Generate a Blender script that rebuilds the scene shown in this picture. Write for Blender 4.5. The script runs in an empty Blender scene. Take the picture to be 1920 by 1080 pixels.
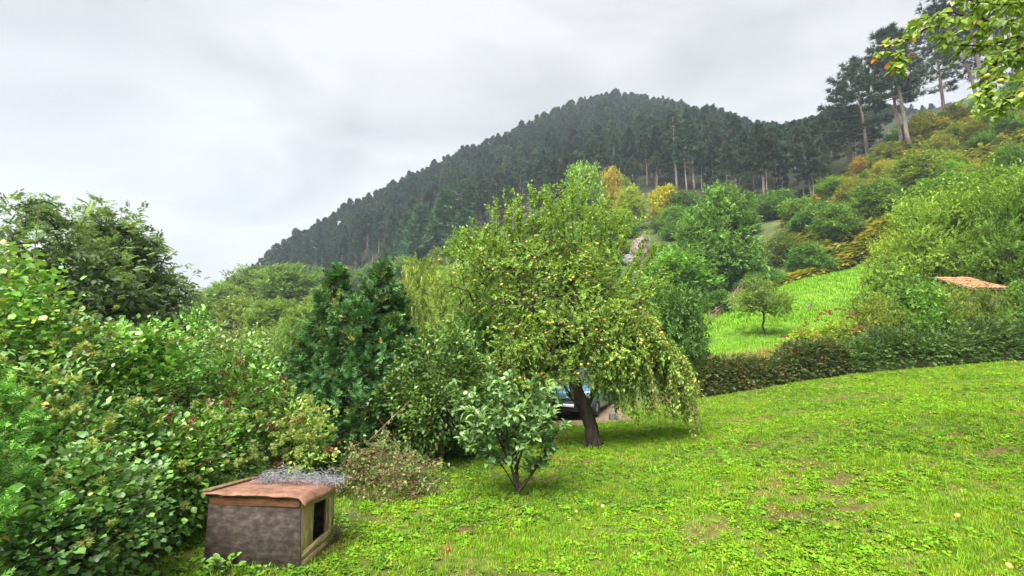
import bpy, math
import numpy as np
from mathutils import Matrix, Vector

scene = bpy.context.scene
COL = scene.collection
R = math.radians

# ------------------------------------------------------------------ camera, sky, sun, exposure
CAM_Z, PITCH, FPX = 2.6, R(6.5), 880.0
cam_data = bpy.data.cameras.new('camera')
cam_data.sensor_width = 36.0
cam_data.lens = 36.0 * FPX / 1920.0
cam_data.clip_start, cam_data.clip_end = 0.05, 6000.0
camera = bpy.data.objects.new('camera', cam_data)
camera.location = (0, 0, CAM_Z)
camera.rotation_euler = (R(90) + PITCH, 0, 0)
COL.objects.link(camera)
scene.camera = camera

SUN_EL, SUN_AZ = R(58), R(-150)          # azimuth measured from +Y, clockwise: behind the camera, to its left
world = bpy.data.worlds.new('World')
scene.world = world
world.use_nodes = True
wt = world.node_tree
wt.nodes.clear()
def wn(t, **k):
    n = wt.nodes.new(t)
    for a, b in k.items(): setattr(n, a, b)
    return n
w_out = wn('ShaderNodeOutputWorld'); w_bg = wn('ShaderNodeBackground')
w_sky = wn('ShaderNodeTexSky', sky_type='NISHITA', sun_disc=False)
w_sky.sun_elevation = SUN_EL; w_sky.sun_rotation = SUN_AZ
w_tc = wn('ShaderNodeTexCoord')
w_map = wn('ShaderNodeMapping'); w_map.inputs['Scale'].default_value = (1.0, 1.0, 2.6)
w_n1 = wn('ShaderNodeTexNoise'); w_n1.inputs['Scale'].default_value = 1.9; w_n1.inputs['Detail'].default_value = 6.0
w_n1.inputs['Roughness'].default_value = 0.52; w_n1.inputs['Distortion'].default_value = 0.5
w_rmp = wn('ShaderNodeValToRGB')
w_rmp.color_ramp.elements[0].position = 0.37; w_rmp.color_ramp.elements[0].color = (0.69, 0.695, 0.715, 1)
w_rmp.color_ramp.elements[1].position = 0.57; w_rmp.color_ramp.elements[1].color = (0.955, 0.95, 0.95, 1)
w_mix = wn('ShaderNodeMix', data_type='RGBA'); w_mix.inputs[0].default_value = 0.985
wt.links.new(w_tc.outputs['Generated'], w_map.inputs['Vector'])
wt.links.new(w_map.outputs['Vector'], w_n1.inputs['Vector'])
wt.links.new(w_n1.outputs['Fac'], w_rmp.inputs['Fac'])
wt.links.new(w_sky.outputs['Color'], w_mix.inputs[6])
wt.links.new(w_rmp.outputs['Color'], w_mix.inputs[7])
wt.links.new(w_mix.outputs[2], w_bg.inputs['Color'])
w_bg.inputs['Strength'].default_value = 0.11
wt.links.new(w_bg.outputs['Background'], w_out.inputs['Surface'])

sun_data = bpy.data.lights.new('sun', 'SUN')
sun_data.energy = 1.5
sun_data.angle = R(45)
sun_data.color = (1.0, 0.97, 0.92)
sun = bpy.data.objects.new('sun', sun_data)
sun.rotation_euler = (R(90) - SUN_EL, 0, math.pi - SUN_AZ)
sun.location = (-10, -15, 60)
COL.objects.link(sun)

scene.view_settings.view_transform = 'Standard'
scene.view_settings.look = 'None'
scene.view_settings.exposure = 3.1
scene.view_settings.gamma = 1.0
scene.view_settings.use_curve_mapping = False
scene.cycles.max_bounces = 4
scene.cycles.diffuse_bounces = 3
scene.cycles.glossy_bounces = 2
scene.cycles.transmission_bounces = 4
scene.cycles.transparent_max_bounces = 4
scene.cycles.volume_bounces = 0
scene.cycles.use_denoising = True

# ------------------------------------------------------------------ helpers
CP, SP = math.cos(PITCH), math.sin(PITCH)
def at(px, py, Y):
    """the world point at depth Y (metres ahead) that the photograph shows at px, py"""
    u, v = (px - 960) / FPX, (540 - py) / FPX
    t = Y / (CP - v * SP)
    return np.array((u * t, Y, CAM_Z + (SP + v * CP) * t))

def unit(v):
    v = np.asarray(v, float)
    return v / np.maximum(np.linalg.norm(v, axis=-1, keepdims=True), 1e-9)

def vnoise(x, y, seed=0, oct=3, rough=0.5):
    """smooth value noise, about 0..1"""
    x = np.asarray(x, float); y = np.asarray(y, float)
    out = 0; amp = 1; tot = 0
    for o in range(oct):
        g = np.random.default_rng(seed + o * 17).random((64, 64))
        xi = np.floor(x).astype(int); yi = np.floor(y).astype(int)
        fx = x - xi; fy = y - yi
        fx = fx * fx * (3 - 2 * fx); fy = fy * fy * (3 - 2 * fy)
        a = g[xi % 64, yi % 64]; b = g[(xi + 1) % 64, yi % 64]; c = g[xi % 64, (yi + 1) % 64]; d = g[(xi + 1) % 64, (yi + 1) % 64]
        out = out + amp * ((a * (1 - fx) + b * fx) * (1 - fy) + (c * (1 - fx) + d * fx) * fy)
        tot += amp; amp *= rough; x = x * 2.03 + 5.1; y = y * 2.03 + 9.7
    return out / tot

# ---- mesh building
def tri_mesh(name, V, F, colors=None, mats=(), mat_idx=None, smooth=False):
    V = np.ascontiguousarray(V, np.float32); F = np.ascontiguousarray(F, np.int32)
    me = bpy.data.meshes.new(name)
    k = F.shape[1]
    me.vertices.add(len(V)); me.vertices.foreach_set('co', V.ravel())
    me.loops.add(F.size); me.loops.foreach_set('vertex_index', F.ravel())
    me.polygons.add(len(F)); me.polygons.foreach_set('loop_start', np.arange(0, F.size, k, dtype=np.int32))
    if mat_idx is not None: me.polygons.foreach_set('material_index', np.ascontiguousarray(mat_idx, np.int32))
    if smooth: me.polygons.foreach_set('use_smooth', np.ones(len(F), bool))
    if colors is not None:
        ca = me.color_attributes.new('Col', 'FLOAT_COLOR', 'POINT')
        c4 = np.ones((len(V), 4), np.float32); c4[:, :3] = colors
        ca.data.foreach_set('color', c4.ravel())
    for m in mats: me.materials.append(m)
    me.update(calc_edges=True)
    return me

def link(name, me, parent=None, loc=None):
    o = bpy.data.objects.new(name, me)
    COL.objects.link(o)
    if parent is not None: o.parent = parent
    if loc is not None: o.location = loc
    return o

def empty(name, loc=(0, 0, 0), rz=0.0):
    o = bpy.data.objects.new(name, None)
    o.empty_display_size = 0.2
    COL.objects.link(o)
    o.location = loc; o.rotation_euler = (0, 0, rz)
    return o

def tag(o, label, cat, group=None, kind=None):
    if label: o['label'] = label
    if cat: o['category'] = cat
    if group: o['group'] = group
    if kind: o['kind'] = kind
    return o

class Acc:
    """collects triangle pieces into one mesh"""
    def __init__(s): s.V = []; s.F = []; s.C = []; s.n = 0
    def add(s, V, F, C=(1, 1, 1)):
        V = np.asarray(V, float).reshape(-1, 3); F = np.asarray(F, int).reshape(-1, 3)
        s.V.append(V); s.F.append(F + s.n); s.n += len(V)
        s.C.append(np.broadcast_to(np.asarray(C, float), V.shape))
        return s
    def arrays(s): return np.concatenate(s.V), np.concatenate(s.F), np.concatenate(s.C)
    def mesh(s, name, mat, smooth=False):
        V, F, C = s.arrays()
        return tri_mesh(name, V, F, C, [mat], smooth=smooth)

BOXF = np.array([[0,2,1],[0,3,2],[4,5,6],[4,6,7],[0,1,5],[0,5,4],[1,2,6],[1,6,5],[2,3,7],[2,7,6],[3,0,4],[3,4,7]])
def box_v(lo, hi):
    x0,y0,z0 = lo; x1,y1,z1 = hi
    return np.array([[x0,y0,z0],[x1,y0,z0],[x1,y1,z0],[x0,y1,z0],[x0,y0,z1],[x1,y0,z1],[x1,y1,z1],[x0,y1,z1]], float)

def frames(D, up=(0, 0, 1), roll=None):
    """rotation matrices whose columns are x, y = D, z ~ up"""
    D = unit(D)
    U = np.broadcast_to(np.asarray(up, float), D.shape)
    X = np.cross(D, U)
    bad = np.linalg.norm(X, axis=1) < 1e-3
    X[bad] = (1, 0, 0)
    X = unit(X); Z = np.cross(X, D)
    if roll is not None:
        c, s = np.cos(roll)[:, None], np.sin(roll)[:, None]
        X, Z = X * c + Z * s, Z * c - X * s
    return np.stack([X, D, Z], axis=2)

def scatter(tpl, P, M, S, C, cj=None):
    """copies of a template (verts, tris, per-vertex colour factor) at P with rotations M, scales S, colours C"""
    tv, tf, tc = tpl
    n, k = len(P), len(tv)
    S = np.asarray(S, float)
    if S.ndim == 1: S = np.repeat(S[:, None], 3, 1)
    V = np.einsum('nij,nkj->nki', M, tv[None] * S[:, None, :]) + P[:, None, :]
    F = tf[None] + (np.arange(n) * k)[:, None, None]
    Cc = C[:, None, :] * tc[None, :, None]
    return V.reshape(-1, 3), F.reshape(-1, 3), Cc.reshape(-1, 3)

def palette(rng, n, base, alt=None, var=0.22, p=2.0):
    base = np.asarray(base, float)
    f = (1 + var * rng.normal(size=(n, 1))).clip(0.45, 1.7)
    c = np.repeat(base[None], n, 0)
    if alt is not None:
        t = rng.random((n, 1)) ** p
        c = c * (1 - t) + np.asarray(alt, float) * t
    return (c * f).clip(0.004, 0.8)

# ---- leaf templates: (verts, tris, colour factor)
def tpl_leaf2(w=0.3, fold=0.08, droop=0.1):
    v = np.array([[0,0,0],[-w,.45,fold],[0,1,-droop],[w,.45,fold]], float)
    return v, np.array([[0,2,1],[0,3,2]]), np.ones(4)
def tpl_leaf(w=0.3, fold=0.06, droop=0.18):
    v = np.array([[0,0,0],[-w*.8,.25,fold],[-w,.52,fold],[-w*.55,.82,fold-droop*.5],[0,1.0,-droop],[w*.55,.82,fold-droop*.5],[w,.52,fold],[w*.8,.25,fold],[0,.35,0],[0,.7,-droop*.4]], float)
    f = np.array([[0,8,1],[1,8,2],[2,8,9],[2,9,3],[3,9,4],[0,7,8],[7,6,8],[6,9,8],[6,5,9],[5,4,9]])
    return v, f, np.array([1,.96,.95,.97,1,.97,.95,.96,1.12,1.1])
def tpl_lobed():
    """broad vine leaf with a few lobes"""
    r = np.array([.22,.64,.66,.86,.80,1.0,.80,.86,.66,.64])
    a = np.radians(np.array([270,215,185,150,125,90,55,30,-5,-35]))
    v = [[0,.32,.0]] + [[r[i]*math.cos(a[i])*.62, .38+r[i]*math.sin(a[i])*.62, .09*abs(math.cos(a[i]))-.1*(r[i]>.9)] for i in range(10)]
    f = [[0,1+(i+1)%10,1+i] for i in range(10)]
    return np.array(v), np.array(f), np.array([1.12]+[.96]*10)
def tpl_sprig(rng, n=7, leaf=None, ll=0.5, spread=55, flat=0.5):
    leaf = leaf or tpl_leaf2()
    tv, tf, tc = leaf
    P = []; D = []
    for i in range(n):
        t = (i + .5) / n
        s = -1 if i % 2 else 1
        a = R(spread) * s * (1 - .6 * t)
        d = (math.sin(a), math.cos(a), rng.normal() * flat * .5)
        P.append((rng.normal()*.03, t, rng.normal()*.04)); D.append(d)
    M = frames(np.array(D), roll=rng.normal(size=n) * flat)
    V, F, C = scatter(leaf, np.array(P), M, ll * rng.uniform(.75, 1.15, n), np.ones((n, 3)) * rng.uniform(.8, 1.15, (n, 1)))
    return V, F, C[:, 0]
def tpl_pinnate(rng, pairs=4, ll=.45, w=.2):
    leaf = tpl_leaf2(w, .04, .15)
    P = []; D = []
    for i in range(pairs):
        t = .25 + .6 * i / pairs
        for s in (-1, 1):
            a = R(62) * s
            P.append((0, t, -.18*t*t)); D.append((math.sin(a), math.cos(a), -.25))
    P.append((0, .85, -.14)); D.append((0, 1, -.3))
    n = len(P)
    V, F, C = scatter(leaf, np.array(P), frames(np.array(D), roll=rng.normal(size=n)*.25), ll*rng.uniform(.85,1.1,n), np.ones((n,3))*rng.uniform(.85,1.12,(n,1)))
    return V, F, C[:, 0]
def tpl_tuft(rng, n=7, w=.10, spread=1.0):
    """needle tuft"""
    V = []; F = []
    for i in range(n):
        d = unit(np.array([rng.normal()*spread, 1.0, rng.normal()*spread*.7 + .15]))
        s = unit(np.cross(d, rng.normal(size=3)))
        l = rng.uniform(.7, 1.1); b = len(V)
        V += [s*w*.5 , -s*w*.5, d*l + s*w*.25]; F.append([b, b+1, b+2])
    return np.array(V), np.array(F), np.ones(len(V))
def tpl_frond(rng, n=9, w=.07, ang=42, tw=.5):
    """flat feathery conifer spray"""
    V = [[-.025,0,0],[.025,0,0],[0,1,-.12]]; F = [[0,1,2]]
    for i in range(n):
        t = .08 + .86 * i / n
        for s in (-1, 1):
            l = tw * (1 - t * .8) * rng.uniform(.7, 1.15); a = R(ang + rng.normal()*6) * s
            d = np.array([math.sin(a), math.cos(a), -.12 + rng.normal()*.12]); p = np.array([0, t, -.12*t*t])
            q = np.array([-math.cos(a), math.sin(a), 0]) * w * .5
            b = len(V); V += [p + q, p - q, p + d*l]; F.append([b, b+1, b+2])
    return np.array(V, float), np.array(F), np.concatenate([[.9]*3, np.tile([.9,.9,1.15], 2*n)])

# ---- branching skeleton that fills a crown
def skeleton(trunk, targets, rng, seg=0.5, bend=0.22, high=0.6, jit=0.08):
    nodes = [np.array(p, float) for p in trunk]; par = [-1] + list(range(len(trunk) - 1))
    A = np.zeros((len(trunk) + len(targets) * 40, 3)); A[:len(nodes)] = nodes; n = len(nodes)
    ctr = np.array(trunk[-1], float)
    order = np.argsort(np.linalg.norm(targets - ctr, axis=1))
    tips = []; tdir = []; first = max(1, len(trunk) // 3)
    for ti in order:
        t = targets[ti]
        B = A[first:n]
        c = np.linalg.norm(B - t, axis=1) + high * np.maximum(0, B[:, 2] - t[2])
        j = int(np.argmin(c)) + first
        a = A[j]; v = t - a; L = np.linalg.norm(v)
        k = min(8, max(2, int(math.ceil(L / seg))))
        ctrl = a + v * .5 + np.array([0, 0, bend * L]) + rng.normal(size=3) * jit * L
        prev = j
        for q in range(1, k + 1):
            s = q / k
            p = (1-s)**2 * a + 2*s*(1-s) * ctrl + s*s * t
            A[n] = p; par.append(prev); prev = n; n += 1
        tips.append(n - 1); tdir.append(A[n-1] - A[par[n-1]])
    return A[:n].copy(), np.array(par), np.array(tips), unit(np.array(tdir)) if len(tdir) else np.zeros((0,3))

def limb_radii(par, R0, rt, ntrunk):
    n = len(par); cnt = np.ones(n)
    for i in range(n - 1, 0, -1): cnt[par[i]] += cnt[i]
    e = math.log(max(R0 / rt, 1.01)) / math.log(max(cnt[0], 2))
    return rt * cnt ** e

def tubes(P, par, rad, rng=None, col=(1, 1, 1), thin=0.02, flare=1.0):
    """a tapered tube for each edge of the skeleton"""
    idx = np.arange(1, len(P)); a, b = P[par[idx]], P[idx]
    ra, rb = np.minimum(rad[par[idx]], rad[idx] * 1.35), rad[idx]
    acc = Acc()
    for sel, k in ((rb >= thin, 7), (rb < thin, 3)):
        if not sel.any(): continue
        M = frames(b[sel] - a[sel]); n = int(sel.sum())
        ang = np.arange(k) * 2 * math.pi / k
        ring = M[:, :, 0][:, None, :] * np.cos(ang)[None, :, None] + M[:, :, 2][:, None, :] * np.sin(ang)[None, :, None]
        ext = unit(b[sel] - a[sel]) * (ra[sel] * .25)[:, None]
        V = np.concatenate([(a[sel] - ext)[:, None] + ring * ra[sel][:, None, None], b[sel][:, None] + ring * rb[sel][:, None, None]], 1)
        i = np.arange(k); j = (i + 1) % k
        f = np.concatenate([np.stack([i, j, j + k], 1), np.stack([i, j + k, i + k], 1)])
        F = f[None] + (np.arange(n) * 2 * k)[:, None, None]
        acc.add(V.reshape(-1, 3), F.reshape(-1, 3), col)
    return acc

def polytube(acc, pts, rad, k=6, col=(1, 1, 1), cap=True):
    pts = np.asarray(pts, float); n = len(pts); rad = np.broadcast_to(np.asarray(rad, float), (n,))
    T = np.gradient(pts, axis=0); M = frames(T, up=(0.31, 0.17, 0.93))
    ang = np.arange(k) * 2 * math.pi / k
    V = pts[:, None] + (M[:, :, 0][:, None] * np.cos(ang)[None, :, None] + M[:, :, 2][:, None] * np.sin(ang)[None, :, None]) * rad[:, None, None]
    F = []
    for s in range(n - 1):
        for i in range(k):
            j = (i + 1) % k
            F += [[s*k+i, s*k+j, s*k+k+j], [s*k+i, s*k+k+j, s*k+k+i]]
    V = V.reshape(-1, 3)
    if cap:
        V = np.concatenate([V, pts[:1], pts[-1:]]); m = n * k
        for i in range(k):
            j = (i + 1) % k
            F += [[m, j, i], [m + 1, (n-1)*k+i, (n-1)*k+j]]
    acc.add(V, F, col)

def lobes_points(rng, lobes, n, shell=0.55):
    """points inside a union of ellipsoids (cx,cy,cz,rx,ry,rz), crowded towards the skin"""
    L = np.array(lobes, float); vol = L[:, 3] * L[:, 4] * L[:, 5]; w = vol ** .75 / (vol ** .75).sum()
    k = rng.choice(len(L), n, p=w)
    d = unit(rng.normal(size=(n, 3))); r = shell + (1 - shell) * rng.random(n) ** .6
    r = np.where(rng.random(n) < .2, rng.random(n) ** .5 * .8, r)
    return L[k, :3] + d * r[:, None] * L[k, 3:6] * (1 + .10 * rng.normal(size=(n, 1)))

def foliage(rng, tips, tdir, tpl_list, k, size, spread, base, alt, up=0.25, var=.2, out=1.0, rollj=.5, mid=None, p=2.0, clump=.18):
    """k sprays round each twig tip"""
    n = len(tips) * k
    P = np.repeat(tips, k, 0) + rng.normal(size=(n, 3)) * spread * np.array([1, 1, .75])
    D = np.repeat(tdir, k, 0) * out + rng.normal(size=(n, 3)) * .65 + np.array([0, 0, up])
    base = np.asarray(base, float); alt_ = np.asarray(alt, float)
    cf = np.repeat((1 + clump * rng.normal(size=len(tips))).clip(.6, 1.5), k)[:, None]
    C = palette(rng, n, base, alt_, var, p) * cf
    acc = Acc(); which = rng.integers(0, len(tpl_list), n)
    for i, t in enumerate(tpl_list):
        s = which == i
        if not s.any(): continue
        M = frames(D[s], roll=rng.normal(size=int(s.sum())) * rollj)
        acc.add(*scatter(t, P[s], M, size * rng.uniform(.7, 1.25, int(s.sum())), C[s]))
    return acc

# ------------------------------------------------------------------ materials
def new_mat(name):
    m = bpy.data.materials.new(name); m.use_nodes = True
    nt = m.node_tree; nt.nodes.clear()
    out = nt.nodes.new('ShaderNodeOutputMaterial')
    return m, nt, out
def leaf_mat(name, trans=0.36, gloss=0.02, rough=0.42, tint=(1.25, 1.25, .6), vary=(.85, 1.18), gain=(1.42, 1.5, 1.1)):
    m, nt, out = new_mat(name); N = nt.nodes.new; Lk = nt.links.new
    at_ = N('ShaderNodeAttribute'); at_.attribute_name = 'Col'
    oi = N('ShaderNodeObjectInfo')
    mul = N('ShaderNodeMix'); mul.data_type = 'RGBA'; mul.blend_type = 'MULTIPLY'; mul.inputs[0].default_value = 1
    mr = N('ShaderNodeMapRange'); mr.inputs[3].default_value = vary[0]; mr.inputs[4].default_value = vary[1]
    sc = N('ShaderNodeVectorMath'); sc.operation = 'SCALE'; gn = N('ShaderNodeVectorMath'); gn.operation = 'MULTIPLY'; gn.inputs[1].default_value = gain
    Lk(oi.outputs['Random'], mr.inputs[0]); Lk(oi.outputs['Color'], sc.inputs[0]); Lk(mr.outputs[0], sc.inputs['Scale']); Lk(sc.outputs[0], gn.inputs[0])
    Lk(at_.outputs['Color'], mul.inputs[6]); Lk(gn.outputs[0], mul.inputs[7])
    tc = N('ShaderNodeMix'); tc.data_type = 'RGBA'; tc.blend_type = 'MULTIPLY'; tc.inputs[0].default_value = 1
    tc.inputs[7].default_value = (*tint, 1); Lk(mul.outputs[2], tc.inputs[6])
    d = N('ShaderNodeBsdfDiffuse'); t = N('ShaderNodeBsdfTranslucent'); g = N('ShaderNodeBsdfGlossy')
    g.inputs['Roughness'].default_value = rough
    Lk(mul.outputs[2], d.inputs['Color']); Lk(tc.outputs[2], t.inputs['Color'])
    m1 = N('ShaderNodeMixShader'); m1.inputs[0].default_value = trans
    Lk(d.outputs[0], m1.inputs[1]); Lk(t.outputs[0], m1.inputs[2])
    m2 = N('ShaderNodeMixShader'); m2.inputs[0].default_value = gloss
    Lk(m1.outputs[0], m2.inputs[1]); Lk(g.outputs[0], m2.inputs[2])
    Lk(m2.outputs[0], out.inputs['Surface'])
    return m
def noise_mat(name, c1, c2, scale=6.0, rough=.8, stretch=(1, 1, 1), bump=0.3, detail=6.0, spec=.2, c3=None, metallic=0.0, lo=.35, hi=.65, attr=False, bdist=.02):
    m, nt, out = new_mat(name); N = nt.nodes.new; Lk = nt.links.new
    p = N('ShaderNodeBsdfPrincipled'); tcn = N('ShaderNodeTexCoord'); mp = N('ShaderNodeMapping')
    mp.inputs['Scale'].default_value = stretch
    nz = N('ShaderNodeTexNoise'); nz.inputs['Scale'].default_value = scale; nz.inputs['Detail'].default_value = detail; nz.inputs['Roughness'].default_value = .62
    rp = N('ShaderNodeValToRGB'); e = rp.color_ramp.elements
    e[0].position = lo; e[0].color = (*c1, 1); e[1].position = hi; e[1].color = (*c2, 1)
    if c3: x = e.new((lo + hi) / 2); x.color = (*c3, 1)
    Lk(tcn.outputs['Object'], mp.inputs['Vector']); Lk(mp.outputs[0], nz.inputs['Vector']); Lk(nz.outputs['Fac'], rp.inputs['Fac'])
    src = rp.outputs[0]
    if attr:
        a = N('ShaderNodeAttribute'); a.attribute_name = 'Col'
        mx = N('ShaderNodeMix'); mx.data_type = 'RGBA'; mx.blend_type = 'MULTIPLY'; mx.inputs[0].default_value = 1
        Lk(src, mx.inputs[6]); Lk(a.outputs['Color'], mx.inputs[7]); src = mx.outputs[2]
    Lk(src, p.inputs['Base Color'])
    p.inputs['Roughness'].default_value = rough; p.inputs['Specular IOR Level'].default_value = spec; p.inputs['Metallic'].default_value = metallic
    if bump:
        b = N('ShaderNodeBump'); b.inputs['Strength'].default_value = bump; b.inputs['Distance'].default_value = bdist
        Lk(nz.outputs['Fac'], b.inputs['Height']); Lk(b.outputs[0], p.inputs['Normal'])
    Lk(p.outputs[0], out.inputs['Surface'])
    return m
M_LEAF = leaf_mat('leaf')
M_GLOSS = leaf_mat('glossy_leaf', .26, .04, .36)
M_NEEDLE = leaf_mat('needle', .15, .015, .5, (1.1, 1.15, .8), (.65, 1.5), (1.1, 1.12, 1.1))
M_FROND = leaf_mat('frond', .18, .015, .5, (1.15, 1.2, .7), (.9, 1.1), (1.45, 1.5, 1.1))
M_GRASS = leaf_mat('grass_blade', .35, .015, .5, (1.2, 1.2, .6), (.78, 1.25), (1.12, 1.18, .72))
M_BARK = noise_mat('bark', (.016, .012, .009), (.075, .058, .046), 9, .9, (1, 1, .25), .6)
M_PINEBARK = noise_mat('pine_bark', (.14, .11, .095), (.34, .28, .25), 3, .9, (1, 1, .3), .5)
M_TWIG = noise_mat('twig_bark', (.06, .045, .03), (.17, .13, .09), 14, .85, (1, 1, .4), .3)
# ------------------------------------------------------------------ terrain
CTRL = [(0,0,.15),(-4,0,.05),(5,0,.3),(0,-20,.5),(-20,-20,-1),(25,-20,4),(-200,-200,-10),(200,-200,20),
        (-3,4,-.02),(-3,5.5,0),(-2.4,6.5,0),(0,5,.02),(1.5,5,.06),(0,8.2,0),(2.1,12,0),(-1.5,10.5,0),(-4,11,-.1),(-6,7,-.05),(-8,4,-.1),
        (5,5.2,.42),(8,7,.75),(4,10,.25),(8,12,.75),(12,12,1.05),(-14,8,-1.2),(-14,20,-2.5),(-3,18,-.8),(-5,30,-2),(4,22,0.2),(0,24,-.8)]
def cp(px, py, Y, dz=0.0):
    p = at(px, py, Y); CTRL.append((p[0], p[1], p[2] + dz))
for a in ((1090,790,17.5),(1200,772,18.5),(1330,744,19),(1460,722,19),(1600,702,19),(1760,688,19),(1920,676,19),(2100,670,19),
          (1340,660,27),(1433,632,32),(1560,640,29),(1335,606,38),(1390,548,48),(1500,528,50),(1640,502,55),(1560,580,40),(1640,560,38),
          (1600,440,62),(1720,440,52),(1720,310,75),(1707,272,80),(1856,220,75),(1920,190,72),(1900,450,40),(1920,600,24),(2100,150,75),(2100,420,45),
          (1620,315,95),(1560,345,98),(1520,388,100),(1430,405,105),(1340,590,55),(1265,355,130),(1210,445,90),(1180,480,85),(1240,520,60),(1100,600,50),
          (1050,430,120),(920,440,150),(735,494,170),(600,545,190),(500,562,215),(400,568,250),(430,566,200),(820,560,70),(820,520,110),(600,600,70),(480,590,110),(960,560,70),(350,600,80)):
    cp(*a)
RIDGE = [(300,575,300,0),(400,560,270,-3),(440,530,255,-6),(480,500,245,-12),(530,452,258,-14),(650,385,280,-14),(820,310,300,-14),(960,250,315,-14),(1060,200,325,-14),(1150,180,330,-14),
         (1250,190,315,-14),(1350,215,262,-15),(1440,240,230,-15),(1540,238,270,-14),(1640,226,270,-14),(1760,232,270,-14),(1900,226,270,-14)]
for a in RIDGE: cp(*a)
for a in RIDGE[3:]:
    p = at(a[0], a[1], a[2]); CTRL.append((p[0] * 1.3, p[1] * 1.3 + 20, p[2] * .72 - 14))
CTRL += [(-250,300,-4),(-160,90,-8),(-90,60,-5),(-60,130,4),(-300,120,-12),(-600,400,-20),(600,300,140),(500,100,130),(300,60,110),(160,60,62),(160,0,50),(0,700,10),(-600,900,-20),(600,900,0),(0,1600,-30),
         (-1500,1600,-40),(1500,1600,-40),(-1500,-900,-40),(1500,-900,60),(-1500,300,-30),(1500,300,60)]
CTRL = np.array(CTRL)
_cxy = CTRL[:, :2]
def _phi(r2): return np.sqrt(r2 + 2.2)
_n = len(CTRL)
_K = _phi(((_cxy[:, None] - _cxy[None]) ** 2).sum(2)) - .35 * np.eye(_n)
_A = np.zeros((_n + 3, _n + 3)); _A[:_n, :_n] = _K; _A[:_n, _n] = 1; _A[:_n, _n+1:] = _cxy; _A[_n, :_n] = 1; _A[_n+1:, :_n] = _cxy.T
_w = np.linalg.solve(_A, np.concatenate([CTRL[:, 2], np.zeros(3)]))
def H(x, y):
    x = np.atleast_1d(np.asarray(x, float)); y = np.atleast_1d(np.asarray(y, float))
    sh = np.broadcast(x, y).shape; x = np.broadcast_to(x, sh).ravel(); y = np.broadcast_to(y, sh).ravel()
    out = np.empty(len(x))
    for i in range(0, len(x), 20000):
        a, b = x[i:i+20000], y[i:i+20000]
        out[i:i+20000] = _phi((a[:, None] - _cxy[:, 0]) ** 2 + (b[:, None] - _cxy[:, 1]) ** 2) @ _w[:_n] + _w[_n] + a * _w[_n+1] + b * _w[_n+2]
    return out.reshape(sh)
def h1(x, y): return float(H(x, y)[0])

FE = np.array([(300,290),(400,262),(480,235),(560,205),(620,190),(735,172),(830,160),(920,152),(1050,140),(1160,133),(1265,128),(1340,118),(1430,104),(1520,99),(1600,97),(1700,105),(1760,125),(1900,150),(2100,160)], float)
FE_U = (FE[:, 0] - 960) / FPX
def forest_edge(u): return np.interp(u, FE_U, FE[:, 1])
RG = np.array([(a[0], a[2]) for a in RIDGE], float)
def ridge_y(u): return np.interp(u, (RG[:, 0] - 960) / FPX, RG[:, 1])

def smooth(e0, e1, x):
    t = np.clip((x - e0) / (e1 - e0), 0, 1); return t * t * (3 - 2 * t)

def hedge_y(x): return 19.0 + 0 * x
def soil_mask(x, y):
    """bare patches in the lawn, 0 green .. 1 soil"""
    n = vnoise(x * .75 + 3, y * .75 + 8, 5, 3); m = vnoise(x * 3.2, y * 3.2, 9, 3, .6)
    f = np.clip((n * .30 + m * .70 - .53) / .13, 0, 1)
    spot = np.exp(-(((x + .6) / .85) ** 2 + ((y - 5.55) / .38) ** 2)) * .55 + np.exp(-(((x + 4.3) / .7) ** 2 + ((y - 5.6) / .5) ** 2)) * .9
    return np.clip(f + spot * np.clip(m * 2, 0, 1.3), 0, 1)

def axis(lo, hi, n, c, k):
    a = np.arcsinh((lo - c) / k); b = np.arcsinh((hi - c) / k)
    return c + k * np.sinh(np.linspace(a, b, n))
gx = axis(-620, 620, 240, 4, 14); gy = axis(-120, 700, 240, 9, 14)
GX, GY = np.meshgrid(gx, gy); GZ = H(GX, GY)
gv = np.stack([GX, GY, GZ], 2).reshape(-1, 3)
gi = np.arange(240 * 240).reshape(240, 240)
gf = np.stack([gi[:-1, :-1], gi[:-1, 1:], gi[1:, 1:], gi[1:, :-1]], 2).reshape(-1, 4)
X_, Y_ = gv[:, 0], gv[:, 1]; U_ = X_ / np.maximum(Y_, 1)
gc = np.empty((len(gv), 3))
s_ = soil_mask(X_, Y_)[:, None]
lawn = np.array((.085, .12, .02)) * (1 - s_) + np.array((.115, .07, .035)) * s_
scrub = np.array((.06, .085, .025)); mead = np.array((.11, .22, .022)); ffl = np.array((.035, .04, .02)); brown = np.array((.10, .105, .035))
gc[:] = scrub
wl = (smooth(-2.6, -1.6, X_ + .0 * Y_) * smooth(21, 19, Y_))[:, None]
wl = np.maximum(wl, (smooth(-5, -4.4, X_) * smooth(7.0, 6.4, Y_))[:, None]); wl = wl * smooth(-30, -20, Y_)[:, None]
gc = gc * (1 - wl) + lawn * wl
mu = (smooth(.38, .41, U_) * smooth(.80, .74, U_) * smooth(20, 21, Y_) * smooth(60, 54, Y_ + 0 * X_))[:, None]
mn = vnoise(X_ * .35, Y_ * .35, 3, 3)[:, None]
gc = gc * (1 - mu) + (mead * (.75 + .5 * mn) + np.array((.06, .02, 0)) * np.clip(mn - .5, 0, 1)) * mu
hs = (smooth(.52, .62, U_) * smooth(54, 58, Y_) * smooth(100, 92, Y_))[:, None]
gc = gc * (1 - hs) + (brown * (.6 + .8 * mn)) * hs
ff = (smooth(-6, 6, Y_ - forest_edge(U_)) * (Y_ > 60))[:, None]
gc = gc * (1 - ff) + ffl * ff
yf = (smooth(-.66, -.63, U_) * smooth(-.52, -.55, U_) * smooth(150, 170, Y_) * smooth(235, 225, Y_))[:, None]
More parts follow.
